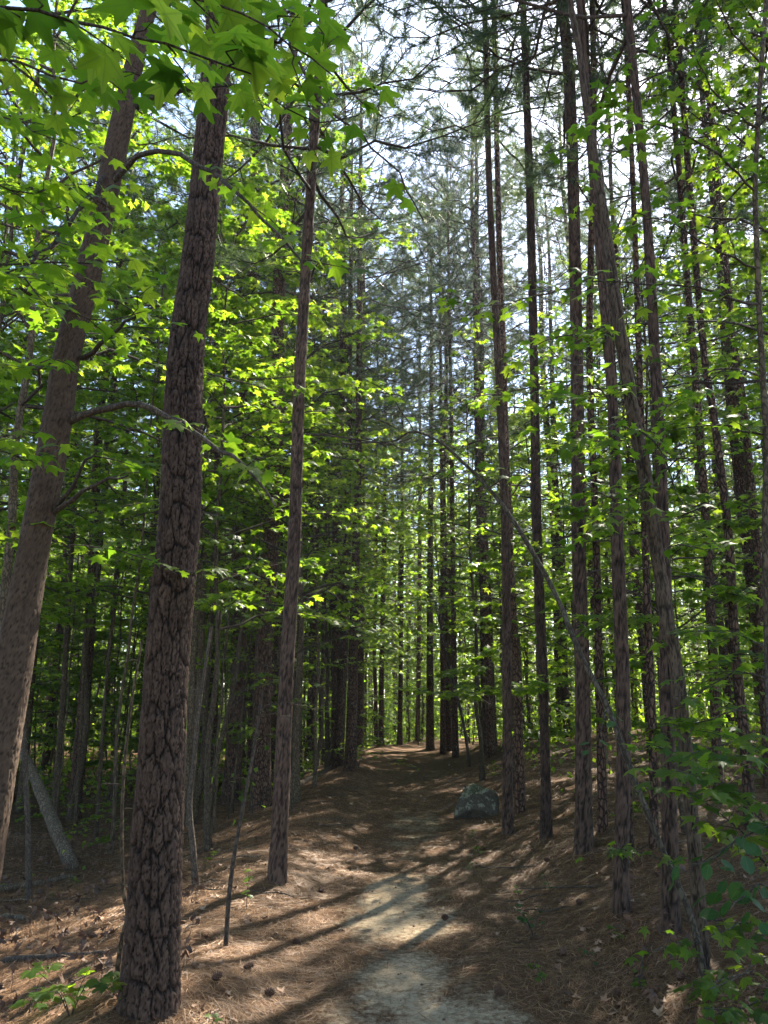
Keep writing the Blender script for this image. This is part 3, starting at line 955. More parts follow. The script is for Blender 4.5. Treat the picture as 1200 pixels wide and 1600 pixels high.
# ------------------------------------------------------------------ traced trunks
def traced(line, D, top=None, lean=0.0, straight_h=None):
    """line: (px, py, width px) from the foot upwards -> points and radii on a plane D ahead, foot on the ground"""
    g = ground_pt(line[0][0], line[0][1]) if D is None else None
    if D is None:
        D = g[1]
    n = len(line); pts, rad = [], []
    for i, (px, py, w) in enumerate(line):
        Di = D + lean * i / max(1, n - 1)
        pts.append(P(px, py, Di)); rad.append(w * pxm(Di, py) / 2 * .88)
    pts = np.array(pts); rad = np.array(rad)
    b = pts[0].copy(); gz = float(ground_h(b[0], b[1]))
    if pts[0][2] > gz + .02:
        dv = pts[0] - pts[1]; t = (gz - pts[0][2]) / dv[2] if dv[2] < 0 else 0
        pts = np.vstack([pts[0] + dv * t, pts]); rad = np.concatenate([[rad[0]], rad])
    if straight_h and pts[-1][2] < straight_h:
        d = unit(pts[-1] - pts[-2]); d = unit(d * .8 + np.array([0, 0, .6]))
        t = (straight_h - pts[-1][2]) / d[2]
        r1 = rad[-1]
        for q, s in ((.35, .8), (.7, .55), (1, .25)):
            pts = np.vstack([pts, pts[-1] + d * t * .34]); rad = np.append(rad, r1 * s)
            d = unit(d + [0, 0, .25])
    base = np.array([pts[0][0], pts[0][1], float(ground_h(pts[0][0], pts[0][1]))])
    return pts, rad, base


def trunk_obj(name, label, cat, line, D=None, k=14, step=.05, bark=None, mat='pine', group=None, H=18, crown=None, dead=6, lean=0, dead_from=2.0, vis_h=9, furrow=1.0, flare=.35, fl_h=.35, seed=1, twiglen=1.0):
    pts, rad, base = traced(line, D, lean=lean, straight_h=H)
    t = thing(name, base, label, cat, group)
    pts = pts.copy(); pts[0][2] = min(pts[0][2], base[2]) - .12
    L = np.linalg.norm(np.diff(pts, axis=0), axis=1).sum()
    arr = np.hstack([pts, rad[:, None]])
    dense = smooth_line(arr, max(30, int(L / step)))
    if len(dense) > 200:        # coarser above what the picture shows
        hi = dense[:, 2] < base[2] + vis_h
        lo = dense[~hi][::12]
        dense = np.vstack([dense[hi], lo]) if len(lo) > 3 else dense
    c, r = dense[:, :3] - base, np.clip(dense[:, 3], .004, None)
    mb = MB()
    if bark:
        barked(mb, c, r, k, bark[0], bark[1], bark[2], flare, seed, fl_h=fl_h, fur=furrow)
    else:
        s = c[:, 2] - c[0, 2]
        tube(mb, c, r * (1 + flare * np.exp(-np.clip(s, 0, None) / fl_h)), k)
    link('trunk', mb.mesh('trunk', [M[mat]]), t)
    rs = np.random.default_rng(seed + 500)
    for q in range(dead):
        h = rs.uniform(dead_from, max(dead_from + .5, min(H * .62 if H else 9, c[-1][2]))); i = int(np.argmin(abs(c[:, 2] - h)))
        sc_ = rs.uniform(.5, 1.0) * twiglen
        e = Matrix.Translation(Vector(c[i])) @ Matrix.Rotation(rs.uniform(0, 6.28), 4, 'Z') @ Matrix.Scale(sc_, 4)
        link('dead_branch', DEADM[rs.integers(0, 5)], t, mat=e)
    if crown is not None:
        i = int(np.argmin(abs(c[:, 2] - (H - PC_H[crown] * .95))))
        tp = c[-1]; bt = c[i]
        e = Matrix.Translation(Vector((float(bt[0]), float(bt[1]), float(bt[2])))) @ Matrix.Shear('XY', 4, ((tp[0] - bt[0]) / PC_H[crown], (tp[1] - bt[1]) / PC_H[crown])) @ Matrix.Rotation(rs.uniform(0, 6.28), 4, 'Z')
        link('crown', PCROWN[crown], t, mat=e)
    return t, base, pts


trunk_obj('pine_tree', 'thickest pine by the path, with deep plated dark bark and sunlit edge', 'pine tree',
          [(233, 1572, 100), (238, 1480, 92), (244, 1330, 87), (252, 1200, 80), (259, 1066, 75), (270, 930, 73), (281, 800, 70), (290, 560, 62), (306, 430, 56), (320, 300, 52), (343, 50, 48), (350, -60, 44)],
          None, 184, .0095, (.025, .042, .012), 'pine_near', H=19, crown=2, dead=4, dead_from=9, vis_h=7.4, flare=.1, fl_h=.35, seed=3)
lean_t, lean_b, lean_p = trunk_obj('leaning_tree', 'flaky barked brown tree leaning in from the left edge', 'tree',
          [(-55, 1500, 77.4), (-35, 1366, 75.6), (-8, 1200, 72.0), (22, 1034, 63.0), (42, 920, 55.8), (57, 834, 52.2), (76, 734, 52.2), (93, 634, 48.6), (106, 550, 45.0), (140, 420, 43.2), (167, 300, 39.6), (188, 200, 36.9), (210, 100, 30.6), (236, 0, 25.2), (262, -100, 21.6)],
          3.7, 96, .012, (.034, .026, .0055), 'flaky_near', H=9, dead=0, vis_h=6.2, flare=.15, fl_h=.3, seed=9, furrow=.3)

for i, (lb, ln, D, cr, bk) in enumerate(pines):
    kw = dict(bark=(.030, .05, .007), k=48, step=.03, mat='pine_near', vis_h=10.5) if bk else dict(k=12, step=.2)
    trunk_obj('pine_tree', lb, 'pine tree', ln, D, group='pines named along the path', H=18 + (i * 37 % 5) * .6 - 1.2, crown=cr, dead=7 if ln[0][2] > 14 else 4, seed=40 + i, flare=.22, fl_h=.25, twiglen=.9, **kw)

dk_t, dk_b, dk_p = trunk_obj('sweetgum_tree', 'dark rough trunk leaning left over the right bank, with bright star leaves', 'tree',
          [(1104, 1600, 26.4), (1098, 1500, 23.8), (1080, 1266, 22.9), (1060, 1066, 22.9), (1041, 960, 22.9), (1022, 834, 22.9), (1006, 734, 22.9), (987, 634, 22.0), (971, 534, 20.2), (955, 420, 18.5), (943, 330, 15.0), (918, 180, 12.3), (905, 80, 10.6), (888, -20, 9.7)],
          4.75, 56, .018, (.024, .045, .005), 'dark_near', H=12, dead=0, vis_h=8, flare=.12, seed=21)
ar_t, ar_b, ar_p = trunk_obj('arching_sapling', 'thin bare sapling arching left over the path from the right bank', 'sapling',
          [(1096, 1500, 11.7), (1080, 1436, 10.9), (1065, 1396, 10.9), (1030, 1316, 10.1), (1000, 1241, 10.1), (972, 1166, 10.1), (950, 1106, 9.4), (920, 1049, 9.4), (895, 994, 9.4), (875, 944, 8.6), (850, 894, 8.6), (815, 834, 7.8), (785, 789, 7.0), (755, 754, 6.2), (720, 719, 5.5), (685, 689, 4.7), (647, 674, 3.9), (628, 682, 3.1), (612, 690, 2.3), (560, 692, 2.3)],
          4.5, 10, .04, None, 'arch', H=0, dead=0, seed=5, flare=.1, lean=.9)

# thin stems by the left foreground, each traced
thin = [
    ('twig like pale sapling standing against the foot of the thickest pine', [(178, 1535, 9), (190, 1470, 8), (200, 1430, 8), (193, 1395, 7), (190, 1300, 6), (194, 1200, 6), (205, 1100, 5), (222, 1000, 4)], 4.6, 'smooth', 0),
    ('crooked dark sapling just right of the thickest pine', [(308, 1386, 12), (302, 1330, 11), (296, 1260, 10), (302, 1200, 8), (312, 1100, 6), (330, 980, 5)], None, 'twig', 0),
    ('dark crooked thin sapling left of the slender path pine', [(352, 1482, 8), (358, 1400, 8), (367, 1330, 7), (378, 1270, 6), (395, 1180, 5), (410, 1080, 4)], None, 'twig', 0),
    ('grey sapling slanting right behind the crooked saplings', [(318, 1296, 11), (336, 1200, 10), (352, 1130, 9), (366, 1066, 8), (380, 960, 7), (398, 830, 5)], None, 'smooth', 1),
    ('slim grey sapling left of the slender path pine', [(395, 1235, 9), (398, 1150, 8), (402, 1066, 8), (408, 930, 7), (415, 760, 5)], None, 'smooth', 2),
    ('pale straight sapling in the thicket behind the leaning log', [(85, 1296, 14), (92, 1180, 12), (100, 1066, 11), (108, 930, 9), (118, 760, 7)], None, 'smooth', 1),
    ('dark thin stem in front of the leaning log', [(47, 1411, 12), (44, 1300, 11), (38, 1166, 10), (34, 1050, 8), (38, 900, 6)], None, 'twig', 2),
    ('thin stem right of the pale straight sapling', [(118, 1290, 7), (124, 1180, 6), (130, 1066, 6), (136, 930, 5)], None, 'smooth', 0),
    ('leaning stem in the thicket left of the thickest pine', [(150, 1310, 8), (157, 1200, 7), (165, 1080, 6), (180, 930, 5)], None, 'smooth', 1),
    ('slanting thin stem right of the path near the boulder', [(733, 1190, 5), (722, 1120, 5), (700, 1030, 4), (680, 940, 4)], 19, 'twig', 2),
]
for i, (lb, ln, D, mt, cr) in enumerate(thin):
    t, b, p = trunk_obj('sapling', lb, 'sapling', ln, D, k=8, step=.06, mat=mt, group='thin saplings by the path', H=0, dead=3, dead_from=.8, seed=80 + i, flare=.15, twiglen=.35)
    top = p[-1] - b
    if cr >= 0 and i > 2:
        link('crown', SAPL[cr][1], t, mat=Matrix.Translation(Vector((float(top[0]), float(top[1]), float(top[2]) - 1.6))) @ Matrix.Rotation(i * 1.3, 4, 'Z'))


# logs and sticks on the ground
def log(label, pts, r, mat='dead', cat='log', name='fallen_log', k=14, group=None):
    pts = np.array(pts); b = pts[0].copy()
    L = np.linalg.norm(np.diff(pts, axis=0), axis=1).sum()
    c = smooth_line(pts, max(8, int(L / .06))); c[:, 2] += .35 * r * (vnoise(np.arange(len(c)) * .23, np.zeros(len(c)), 5) - .5); c = c + .03 * r * rng.standard_normal(c.shape)
    t = thing(name, b, label, cat, group)
    mb = MB(); rr = np.linspace(r, r * .6, len(c)) * (1 + .2 * (vnoise(np.arange(len(c)) * .4, np.zeros(len(c)), 8) - .5)); rr[0] *= .05; rr[-1] *= .05
    tube(mb, c - b, rr, k)
    link('wood', mb.mesh('wood', [M[mat]]), t)
    return t


g = ground_pt(115, 1362)
log('thick weathered dead log leaning up to the left behind the leaning tree', [g, P(85, 1290, g[1] + .3), P(52, 1210, g[1] + .7), P(20, 1140, g[1] + 1.1)], .085)


def ground_log(px0, py0, px1, py1, r, label, lift=.6, **kw):
    a, b = ground_pt(px0, py0), ground_pt(px1, py1)
    ps = []
    for u in np.linspace(0, 1, 6):
        q = a * (1 - u) + b * u; q[2] = float(ground_h(q[0], q[1])) + r * lift; ps.append(q)
    return log(label, ps, r, **kw)


ground_log(-30, 1402, 118, 1372, .045, 'long pale log lying flat below the leaning dead log')
ground_log(455, 1235, 548, 1190, .06, 'mossy log lying beside the twin pines', cat='log')
ground_log(0, 1505, 170, 1492, .025, 'half buried dark log left of the thickest pine', mat='twig')
ground_log(0, 1435, 48, 1440, .03, 'bent grey branch on the floor near the left edge')
for i in range(110):
    yy = R.uniform(4.3, 15); xx = R.uniform(-.5, .5) * yy
    if abs(xx - float(path_x(yy))) < .9: continue
    a = R.uniform(0, 3.14); Ls = R.uniform(.25, .9)
    ps = []
    for u in np.linspace(-.5, .5, 6):
        X_, Y_ = xx + math.cos(a) * u * Ls, yy + math.sin(a) * u * Ls
        ps.append([X_ + R.gauss(0, .012), Y_ + R.gauss(0, .012), float(ground_h(X_, Y_)) + .02 + abs(R.gauss(0, .012))])
    log('thin dead stick lying on the needles ' + ('right of the path' if xx > 0 else 'left of the path') + (' in the foreground' if yy < 7.5 else ' farther on'), ps, R.uniform(.004, .009), mat=R.choice(['dead', 'twig']), cat='stick', name='stick', k=5, group='dead sticks on the forest floor')


# ------------------------------------------------------------------ near foliage, traced limbs
def pl(lst, D, D1=None):
    D1 = D if D1 is None else D1
    n = len(lst)
    return np.array([P(x, y, D + (D1 - D) * i / max(1, n - 1)) for i, (x, y) in enumerate(lst)])


# leaning tree limbs
bud = [300]
LB = lambda lst, D, r, D1=None, **k: leafy_branch(lean_t, lean_b, pl(lst, D, D1), r, budget=bud, **k)
LB([(215, 165), (245, 150), (300, 138), (360, 132), (400, 138)], 3.6, .022, 3.0, gap=.3, start=.5)
LB([(165, 300), (215, 245), (262, 238), (330, 270), (400, 330), (462, 400), (470, 410)], 3.7, .016, 3.0, gap=.22, start=.45, tl=.35)
LB([(105, 660), (150, 640), (215, 632), (280, 662), (340, 700), (380, 722), (430, 790)], 3.7, .02, 3.3, gap=.2, start=.45, tl=.5)
LB([(80, 800), (110, 765), (135, 720), (152, 705)], 3.7, .014, 3.4, gap=.5, start=.95)
LB([(82, 802), (120, 775), (170, 750), (200, 743)], 3.7, .015, 3.3, gap=.4, start=.8)
LB([(128, 560), (165, 530), (200, 500), (245, 478)], 3.7, .014, 3.2, gap=.25, start=.5)
LB([(180, 260), (120, 330), (60, 400), (0, 430)], 3.7, .013, 3.0, gap=.13, tl=.55)
LB([(125, 480), (60, 470), (0, 432), (-60, 420)], 3.7, .012, 3.1, gap=.13, tl=.5)

# tree whose trunk stands just outside the left edge and hangs its big leaves into view
bx = np.array([-1.9, 1.5, 0.]); bx[2] = float(ground_h(bx[0], bx[1]))
ov_t = thing('sweetgum_tree', bx, 'tree at the upper left corner hanging the largest star leaves into view', 'tree')
mb = MB(); c = smooth_line(np.array([[0, 0, -.1], [.05, 0, 1.5], [-.03, .05, 3], [.05, .1, 4.5], [0, .1, 7]]), 60)
barked(mb, smooth_line(c, 400), np.linspace(.09, .03, 400), 40, .024, .045, .004, .2, 33)
link('trunk', mb.mesh('trunk', [M['dark_near']]), ov_t)
bud = [300]
LB = lambda lst, D, r, D1=None, **k: leafy_branch(ov_t, bx, np.vstack([k.pop('root'), pl(lst, D, D1)]), r, budget=bud, **k)
LB([(0, 12), (60, 25), (150, 40), (210, 58), (300, 80), (400, 118)], 1.7, .009, 1.8, root=bx + [0, .05, 2.9], gap=.13, tl=.3, leaf_r=.085, start=.4)
LB([(400, 60), (470, 45), (500, 20), (520, -20)], 2.3, .008, 2.4, root=P(300, -60, 2.3), gap=.14, tl=.3, leaf_r=.085, start=.1)
LB([(60, -60), (200, -20), (330, 5), (440, 60), (520, 118)], 2.0, .009, 2.2, root=bx + [0, .1, 3.3], gap=.16, tl=.35, leaf_r=.085, start=.35)
LB([(0, 412), (80, 413), (160, 411), (190, 405)], 2.4, .006, 2.6, root=bx + [0, .05, 2.4], gap=.13, tl=.35, leaf_r=.06, start=.45)
LB([(0, 180), (60, 210), (120, 180), (160, 160)], 2.6, .006, 2.7, root=bx + [0, .05, 3.0], gap=.12, tl=.4, leaf_r=.065, start=.4)
LB([(0, 430), (70, 470), (170, 500), (235, 482)], 2.9, .006, 3.0, root=bx + [0, .05, 2.4], gap=.13, tl=.4, leaf_r=.062, start=.45)
LB([(0, 845), (90, 848), (190, 862), (300, 892), (400, 915)], 3.9, .006, 4.2, root=bx + [0, .05, 2.0], gap=.12, tl=.4, leaf_r=.055, start=.4, up=.08)

LB([(-60, 90), (40, 100), (120, 130), (200, 110), (280, 150)], 2.0, .007, 2.3, root=bx + [0, .05, 3.1], gap=.17, tl=.32, leaf_r=.075, start=.35)
LB([(-60, 280), (30, 300), (110, 290), (180, 330)], 2.6, .006, 2.9, root=bx + [0, .05, 2.7], gap=.1, tl=.4, leaf_r=.07, start=.35)
LB([(-40, 560), (30, 580), (90, 560), (130, 590)], 3.0, .006, 3.3, root=bx + [0, .05, 2.3], gap=.11, tl=.4, leaf_r=.06, start=.35)
LB([(-40, 700), (40, 720), (100, 700)], 3.0, .006, 3.4, root=bx + [0, .05, 2.1], gap=.11, tl=.4, leaf_r=.06, start=.35)
LB([(250, -60), (330, 40), (420, 150), (500, 190), (560, 180)], 2.6, .007, 2.8, root=bx + [0, .1, 3.8], gap=.13, tl=.35, leaf_r=.08, start=.45)

# dark curved limb crossing the upper middle
LBx = thing('sweetgum_tree', P(330, -330, 3.0), 'dark curved bare limb hanging across the upper middle', 'branch')
b3 = P(330, -330, 3.0)
leafy_branch(LBx, b3, np.vstack([b3[None], pl([(430, -60), (450, 60), (505, 165), (560, 205), (620, 270), (662, 345)], 3.0, 3.1)]), .013, gap=.5, start=.45, per=2, tl=.25)

# dark sweetgum: bright cluster
bud = [300]
LB = lambda lst, D, r, D1=None, **k: leafy_branch(dk_t, dk_b, pl(lst, D, D1), r, budget=bud, **k)
LB([(1005, 760), (975, 780), (940, 770), (900, 745)], 4.7, .007, 4.4, gap=.09, tl=.3, leaf_r=.065)
LB([(995, 720), (960, 700), (930, 690), (880, 700)], 4.7, .006, 4.3, gap=.09, tl=.3, leaf_r=.065)
LB([(960, 500), (920, 520), (860, 530), (800, 560)], 4.8, .006, 4.5, gap=.11, tl=.35, leaf_r=.06)
LB([(1000, 690), (1040, 640), (1090, 610)], 4.8, .006, 4.9, gap=.1, tl=.35, leaf_r=.06)
LB([(985, 640), (950, 670), (915, 660), (880, 640)], 4.7, .007, 4.4, gap=.12, tl=.3, leaf_r=.06)
LB([(990, 660), (1030, 700), (1060, 780), (1080, 800)], 4.7, .007, 4.4, gap=.13, tl=.3, leaf_r=.06)
LB([(972, 560), (920, 590), (850, 600), (760, 620)], 4.8, .007, 4.6, gap=.15, tl=.32, leaf_r=.055)
LB([(950, 420), (900, 445), (840, 462), (760, 478), (690, 470)], 4.8, .008, 4.8, gap=.13, tl=.4, leaf_r=.058)
LB([(945, 350), (910, 300), (890, 250), (900, 190)], 4.8, .007, 4.5, gap=.16, tl=.35, leaf_r=.058)
LB([(910, 180), (960, 120), (1010, 60), (1060, 20)], 4.8, .007, 4.5, gap=.14, tl=.4, leaf_r=.06)

LB([(985, 600), (940, 620), (900, 600), (850, 640)], 4.8, .006, 4.3, gap=.1, tl=.35, leaf_r=.062)
LB([(1010, 745), (985, 800), (950, 820), (920, 830)], 4.7, .006, 4.3, gap=.1, tl=.3, leaf_r=.06)
LB([(1030, 870), (1060, 850), (1110, 860), (1150, 840)], 4.75, .006, 4.9, gap=.1, tl=.35, leaf_r=.058)
# arching sapling
bud = [300]
LB = lambda lst, D, r, D1=None, **k: leafy_branch(ar_t, ar_b, pl(lst, D, D1), r, budget=bud, **k)
LB([(765, 762), (790, 745), (830, 742), (865, 748)], 5.1, .004, 4.9, gap=.2, tl=.15, per=2, leaf_r=.06)
LB([(760, 755), (735, 735), (700, 745), (690, 748)], 5.2, .004, 5.0, gap=.2, tl=.15, per=2, leaf_r=.06)
LB([(647, 674), (625, 640), (600, 610), (560, 585)], 5.3, .004, 5.3, gap=.2, tl=.25, per=3, leaf_r=.055)
LB([(1045, 1350), (1000, 1330), (960, 1325), (945, 1340)], 4.6, .004, 4.2, gap=.14, tl=.22, per=3, leaf_r=.055)
LB([(1090, 1470), (1050, 1480), (1020, 1485)], 4.55, .004, 4.2, gap=.14, tl=.2, per=3, leaf_r=.055)
LB([(950, 1106), (940, 1150), (955, 1200)], 4.6, .004, 4.4, gap=.16, tl=.2, per=3, leaf_r=.05, meshes=OVAL_M)

# sapling standing at the right edge, layered star leaves over the upper right
rt_line = [(1205, 1180, 16), (1200, 1000, 14), (1196, 850, 13), (1198, 700, 12), (1192, 590, 11), (1187, 500, 10), (1183, 400, 10), (1180, 300, 9), (1184, 200, 8), (1190, 100, 8), (1197, 0, 7), (1200, -80, 5)]
rt_t, rt_b, rt_p = trunk_obj('sweetgum_tree', 'wavy thin sapling at the right edge spreading layers of star leaves', 'tree', rt_line, 4.3, k=14, step=.04, mat='smooth', H=0, dead=0, seed=7, flare=.2)
bud = [300]
LB = lambda lst, D, r, D1=None, **k: leafy_branch(rt_t, rt_b, pl(lst, D, D1), r, budget=bud, **k)
LB([(1187, 475), (1150, 470), (1100, 452), (1040, 445), (960, 440), (900, 438)], 4.3, .009, 4.0, gap=.14, tl=.4, leaf_r=.06)
LB([(1184, 420), (1120, 390), (1050, 350), (980, 330)], 4.3, .008, 3.9, gap=.13, tl=.4, leaf_r=.062)
LB([(1181, 300), (1130, 250), (1080, 215), (1000, 190), (930, 195)], 4.3, .008, 3.7, gap=.12, tl=.42, leaf_r=.065)
LB([(1184, 200), (1130, 160), (1090, 100), (1080, 60)], 4.3, .007, 3.8, gap=.12, tl=.4, leaf_r=.062)
LB([(1190, 100), (1150, 60), (1120, 0), (1080, -40)], 4.3, .007, 3.7, gap=.12, tl=.4, leaf_r=.062)
LB([(1192, 590), (1130, 575), (1080, 590), (1020, 560)], 4.3, .007, 4.3, gap=.15, tl=.4, leaf_r=.058)
LB([(1198, 680), (1150, 670), (1100, 665), (1060, 670)], 4.3, .008, 4.5, gap=.16, tl=.35, leaf_r=.058)
LB([(1184, 200), (1220, 150), (1260, 80)], 4.3, .007, 4.0, gap=.12, tl=.4, leaf_r=.062)

# shrub in the lower right with mixed star and oval leaves
sb = ground_pt(1215, 1560)
sh_t = thing('shrub', sb, 'leafy shrub at the lower right edge with star and dark oval leaves', 'shrub')
mb = MB(); c = smooth_line(np.array([sb, P(1230, 1420, sb[1] - .1), P(1215, 1300, sb[1] - .2), P(1200, 1150, sb[1] - .1), P(1195, 1000, sb[1])]), 40) - sb
tube(mb, c, np.linspace(.014, .005, 40), 8); link('stem', mb.mesh('stem', [M['twig']]), sh_t)
bud = [300]
D = sb[1]
LB = lambda lst, D, r, D1=None, **k: leafy_branch(sh_t, sb, pl(lst, D, D1), r, budget=bud, **k)
LB([(1225, 1400), (1180, 1330), (1150, 1290), (1100, 1250), (1060, 1235)], D, .006, D - .4, gap=.085, tl=.3, leaf_r=.07, per=4)
LB([(1220, 1290), (1170, 1300), (1120, 1340), (1080, 1350)], D - .2, .005, D - .6, gap=.08, tl=.18, leaf_r=.07, meshes=OVAL_M, drop=.9, per=3)
LB([(1225, 1400), (1190, 1380), (1160, 1400), (1140, 1420)], D - .2, .005, D - .5, gap=.085, tl=.18, leaf_r=.07, meshes=OVAL_M, drop=.9, per=3)
LB([(1205, 1180), (1160, 1160), (1120, 1165), (1060, 1180), (1010, 1160)], D, .006, D - .1, gap=.08, tl=.35, leaf_r=.065, per=4)
LB([(1198, 1060), (1150, 1050), (1100, 1080), (1050, 1090)], D + .2, .006, D + .4, gap=.085, tl=.4, leaf_r=.065)
LB([(1196, 1010), (1150, 990), (1100, 985), (1060, 1000)], D + .2, .006, D + .6, gap=.085, tl=.4, leaf_r=.065)
LB([(1222, 1320), (1180, 1270), (1150, 1240), (1120, 1220)], D, .005, D - .3, gap=.08, tl=.3, leaf_r=.065, per=4)
LB([(1225, 1500), (1190, 1500), (1150, 1530), (1110, 1545)], D - .1, .005, D - .5, gap=.085, tl=.25, leaf_r=.07, per=4, meshes=MAPLE_M)
LB([(1225, 1540), (1200, 1560), (1150, 1580), (1100, 1575)], D - .2, .005, D - .6, gap=.085, tl=.25, leaf_r=.07, per=4, meshes=MAPLE_M)


LB([(1222, 1450), (1180, 1440), (1140, 1450), (1110, 1470)], D - .1, .005, D - .5, gap=.1, tl=.25, leaf_r=.06, per=4)
LB([(1200, 1120), (1150, 1110), (1100, 1130), (1040, 1130)], D + .1, .006, D + .2, gap=.09, tl=.35, leaf_r=.06)
LB([(1215, 1230), (1180, 1200), (1150, 1180), (1090, 1210), (1050, 1200)], D, .005, D - .5, gap=.08, tl=.3, leaf_r=.065, per=5)
settle_leaves()
# ------------------------------------------------------------------ seedlings
def seedling(px, py, h, nl, lr, label, meshes, group='green seedlings on the bank', spread=.16, flat=.0):
    b = ground_pt(px, py); b[2] = float(ground_h(b[0], b[1]))
    t = thing('seedling', b, label, 'seedling', group)
    mb = MB()
    ns = max(1, nl // 5); L = []
    for s in range(ns):
        a = R.uniform(0, 6.28); e = R.uniform(.4, 1.0)
        q = np.array([[0, 0, -.01], [math.cos(a) * spread * e * .4, math.sin(a) * spread * e * .4, h * .6], [math.cos(a) * spread * e, math.sin(a) * spread * e, h * R.uniform(.8, 1.1)]])
        q = smooth_line(q, 6); tube(mb, q, np.linspace(.003, .0012, 6), 4)
        for k in range(int(math.ceil(nl / ns))):
            aa = R.uniform(0, 6.28); pp = q[R.choice([2, 3, 4, 5, 5])]
            out = np.array([math.cos(aa), math.sin(aa), R.uniform(-.1, .3)])
            L.append((b + pp + out * lr * .6, out + np.array([0, 0, -R.uniform(0, .5)]), np.array([R.gauss(0, .2), R.gauss(0, .2), 1.]), lr * R.uniform(.7, 1.15)))
    link('stem', mb.mesh('seedling_stem', [M['twig']]), t)
    for l in L: leaf_obj(t, b, *l, meshes)


seedling(835, 1468, .2, 22, .034, 'bushy seedling in the middle of the right bank', OVAL_M, spread=.24)
seedling(852, 1552, .12, 8, .035, 'small seedling low on the right bank near the path', LEAF_M)
seedling(862, 1400, .16, 7, .03, 'upright seedling below the dark stout pine', OVAL_M)
seedling(812, 1410, .1, 5, .03, 'tiny seedling above the bushy one on the right bank', LEAF_M)
seedling(740, 1372, .1, 8, .035, 'pale seedling at the right edge of the path', OVAL_M)
seedling(735, 1310, .08, 6, .04, 'seedling in front of the boulder', LEAF_M)
seedling(750, 1338, .1, 7, .04, 'seedling a step in front of the boulder on the bank', LEAF_M)
seedling(975, 1480, .1, 6, .03, 'seedling between the crooked foot pine and the trunk behind the leaning one', LEAF_M)
seedling(930, 1520, .08, 5, .03, 'seedling on the needle mound of the right bank', OVAL_M)
seedling(1000, 1548, .09, 10, .035, 'low spreading seedling left of the leaning dark trunk', MAPLE_M)
seedling(560, 1200, .5, 60, .07, 'low green bush at the foot of the twin pines', LEAF_M, spread=.5)
seedling(385, 1420, .22, 14, .04, 'seedling beside the dark crooked thin sapling', MAPLE_M)
seedling(395, 1262, .3, 24, .05, 'bright seedling left of the slender path pine', LEAF_M, spread=.35)
seedling(318, 1360, .2, 8, .04, 'seedling behind the thickest pine', LEAF_M)
seedling(122, 1392, .1, 7, .04, 'small seedling by the foot of the leaning dead log', MAPLE_M)
seedling(45, 1590, .16, 18, .075, 'maple seedling in the lower left corner with broad leaves', MAPLE_M, spread=.3)
seedling(110, 1590, .2, 20, .07, 'maple seedling between the corner and the thickest pine', MAPLE_M, spread=.3)
seedling(190, 1598, .16, 12, .06, 'maple seedling against the foot of the thickest pine', MAPLE_M, spread=.22)
seedling(335, 1597, .05, 3, .04, 'tiny two leaved seedling right of the thickest pine', MAPLE_M, spread=.05)

# ------------------------------------------------------------------ the woods behind
THIN = .78


def sunlane(x, y):
    """the strip of thinner woods through which the sun comes down on the path"""
    dx, dy = x - .3, y - 6.5
    al = dx * math.sin(SUN_AZ) + dy * math.cos(SUN_AZ); ac = abs(dx * math.cos(SUN_AZ) - dy * math.sin(SUN_AZ))
    return 2 < al < 19 and ac < 3.6


def ok(x, y, dmin, lst, corr=1.7):
    if abs(x - float(path_x(y))) < corr and y < 28: return False
    return all((x - a) ** 2 + (y - b) ** 2 > dmin * dmin for a, b in lst)


def scatter(n, y0, y1, dmin, seed, wid=.62, corr=1.7, pw=.5, tall=False):
    rr = random.Random(seed); out = []; tries = 0
    while len(out) < n and tries < n * 60:
        tries += 1
        y = y0 + (y1 - y0) * rr.random() ** pw; x = rr.uniform(-1, 1) * (y * wid + 3)
        if ok(x, y, dmin, out, corr) and not (sunlane(x, y) and (not tall or rr.random() < THIN)): out.append((x, y))
    return out


gh = lambda x, y: (x, y, float(ground_h(x, y)))
nb = lambda lst: lst


def add_pine(x, y, rr, label, group):
    tm, H = PTRUNK[rr.randrange(5)]; ci = rr.randrange(4)
    t = thing('pine_tree', gh(x, y), label, 'pine tree', group, rr.uniform(0, 6.28), rr.uniform(.85, 1.12))
    link('trunk', tm, t); link('crown', PCROWN[ci], t, loc=(0, 0, H - PC_H[ci] * .97))
    return t


def add_broad(x, y, rr, label, group, ci=None, sc=None, rz=None):
    ci = rr.randrange(8) if ci is None else ci
    t = thing('understory_tree', gh(x, y), label, 'tree', group, rr.uniform(0, 6.28) if rz is None else rz, sc or rr.uniform(.8, 1.2))
    link('trunk', BROAD[ci][0], t); link('crown', BROAD[ci][1], t)
    return t


GAPS = [(25, 'left of the leaning tree'), (265, 'between the leaning tree and the thickest pine'), (450, 'between the thickest pine and the slender path pine'),
        (540, 'between the slender path pine and the twin pines'), (690, 'just where the path ends'), (790, 'between the path end and the boulder'),
        (910, 'between the boulder and the dark stout pine'), (1050, 'between the stout pine and the leaning dark trunk'), (1e9, 'right of the leaning dark trunk')]
NTH = 'first second third fourth fifth sixth seventh eighth ninth tenth eleventh twelfth thirteenth fourteenth fifteenth sixteenth'.split()


def photo_x(x, y):
    return 600 + F * x / (y * CP)


def gap_of(x, y):
    p = photo_x(x, y)
    return next(g for lim, g in GAPS if p < lim)


def by_gap(lst, what, count=False):
    out = {}
    for g in dict.fromkeys(q[1] for q in GAPS):
        ins = sorted([q for q in lst if gap_of(*q) == g], key=lambda q: photo_x(*q))
        for i, q in enumerate(ins):
            out[q] = f'{NTH[i]} {what} from the left {g}' if count and i < len(NTH) else f'{what} standing {g}'
    return out


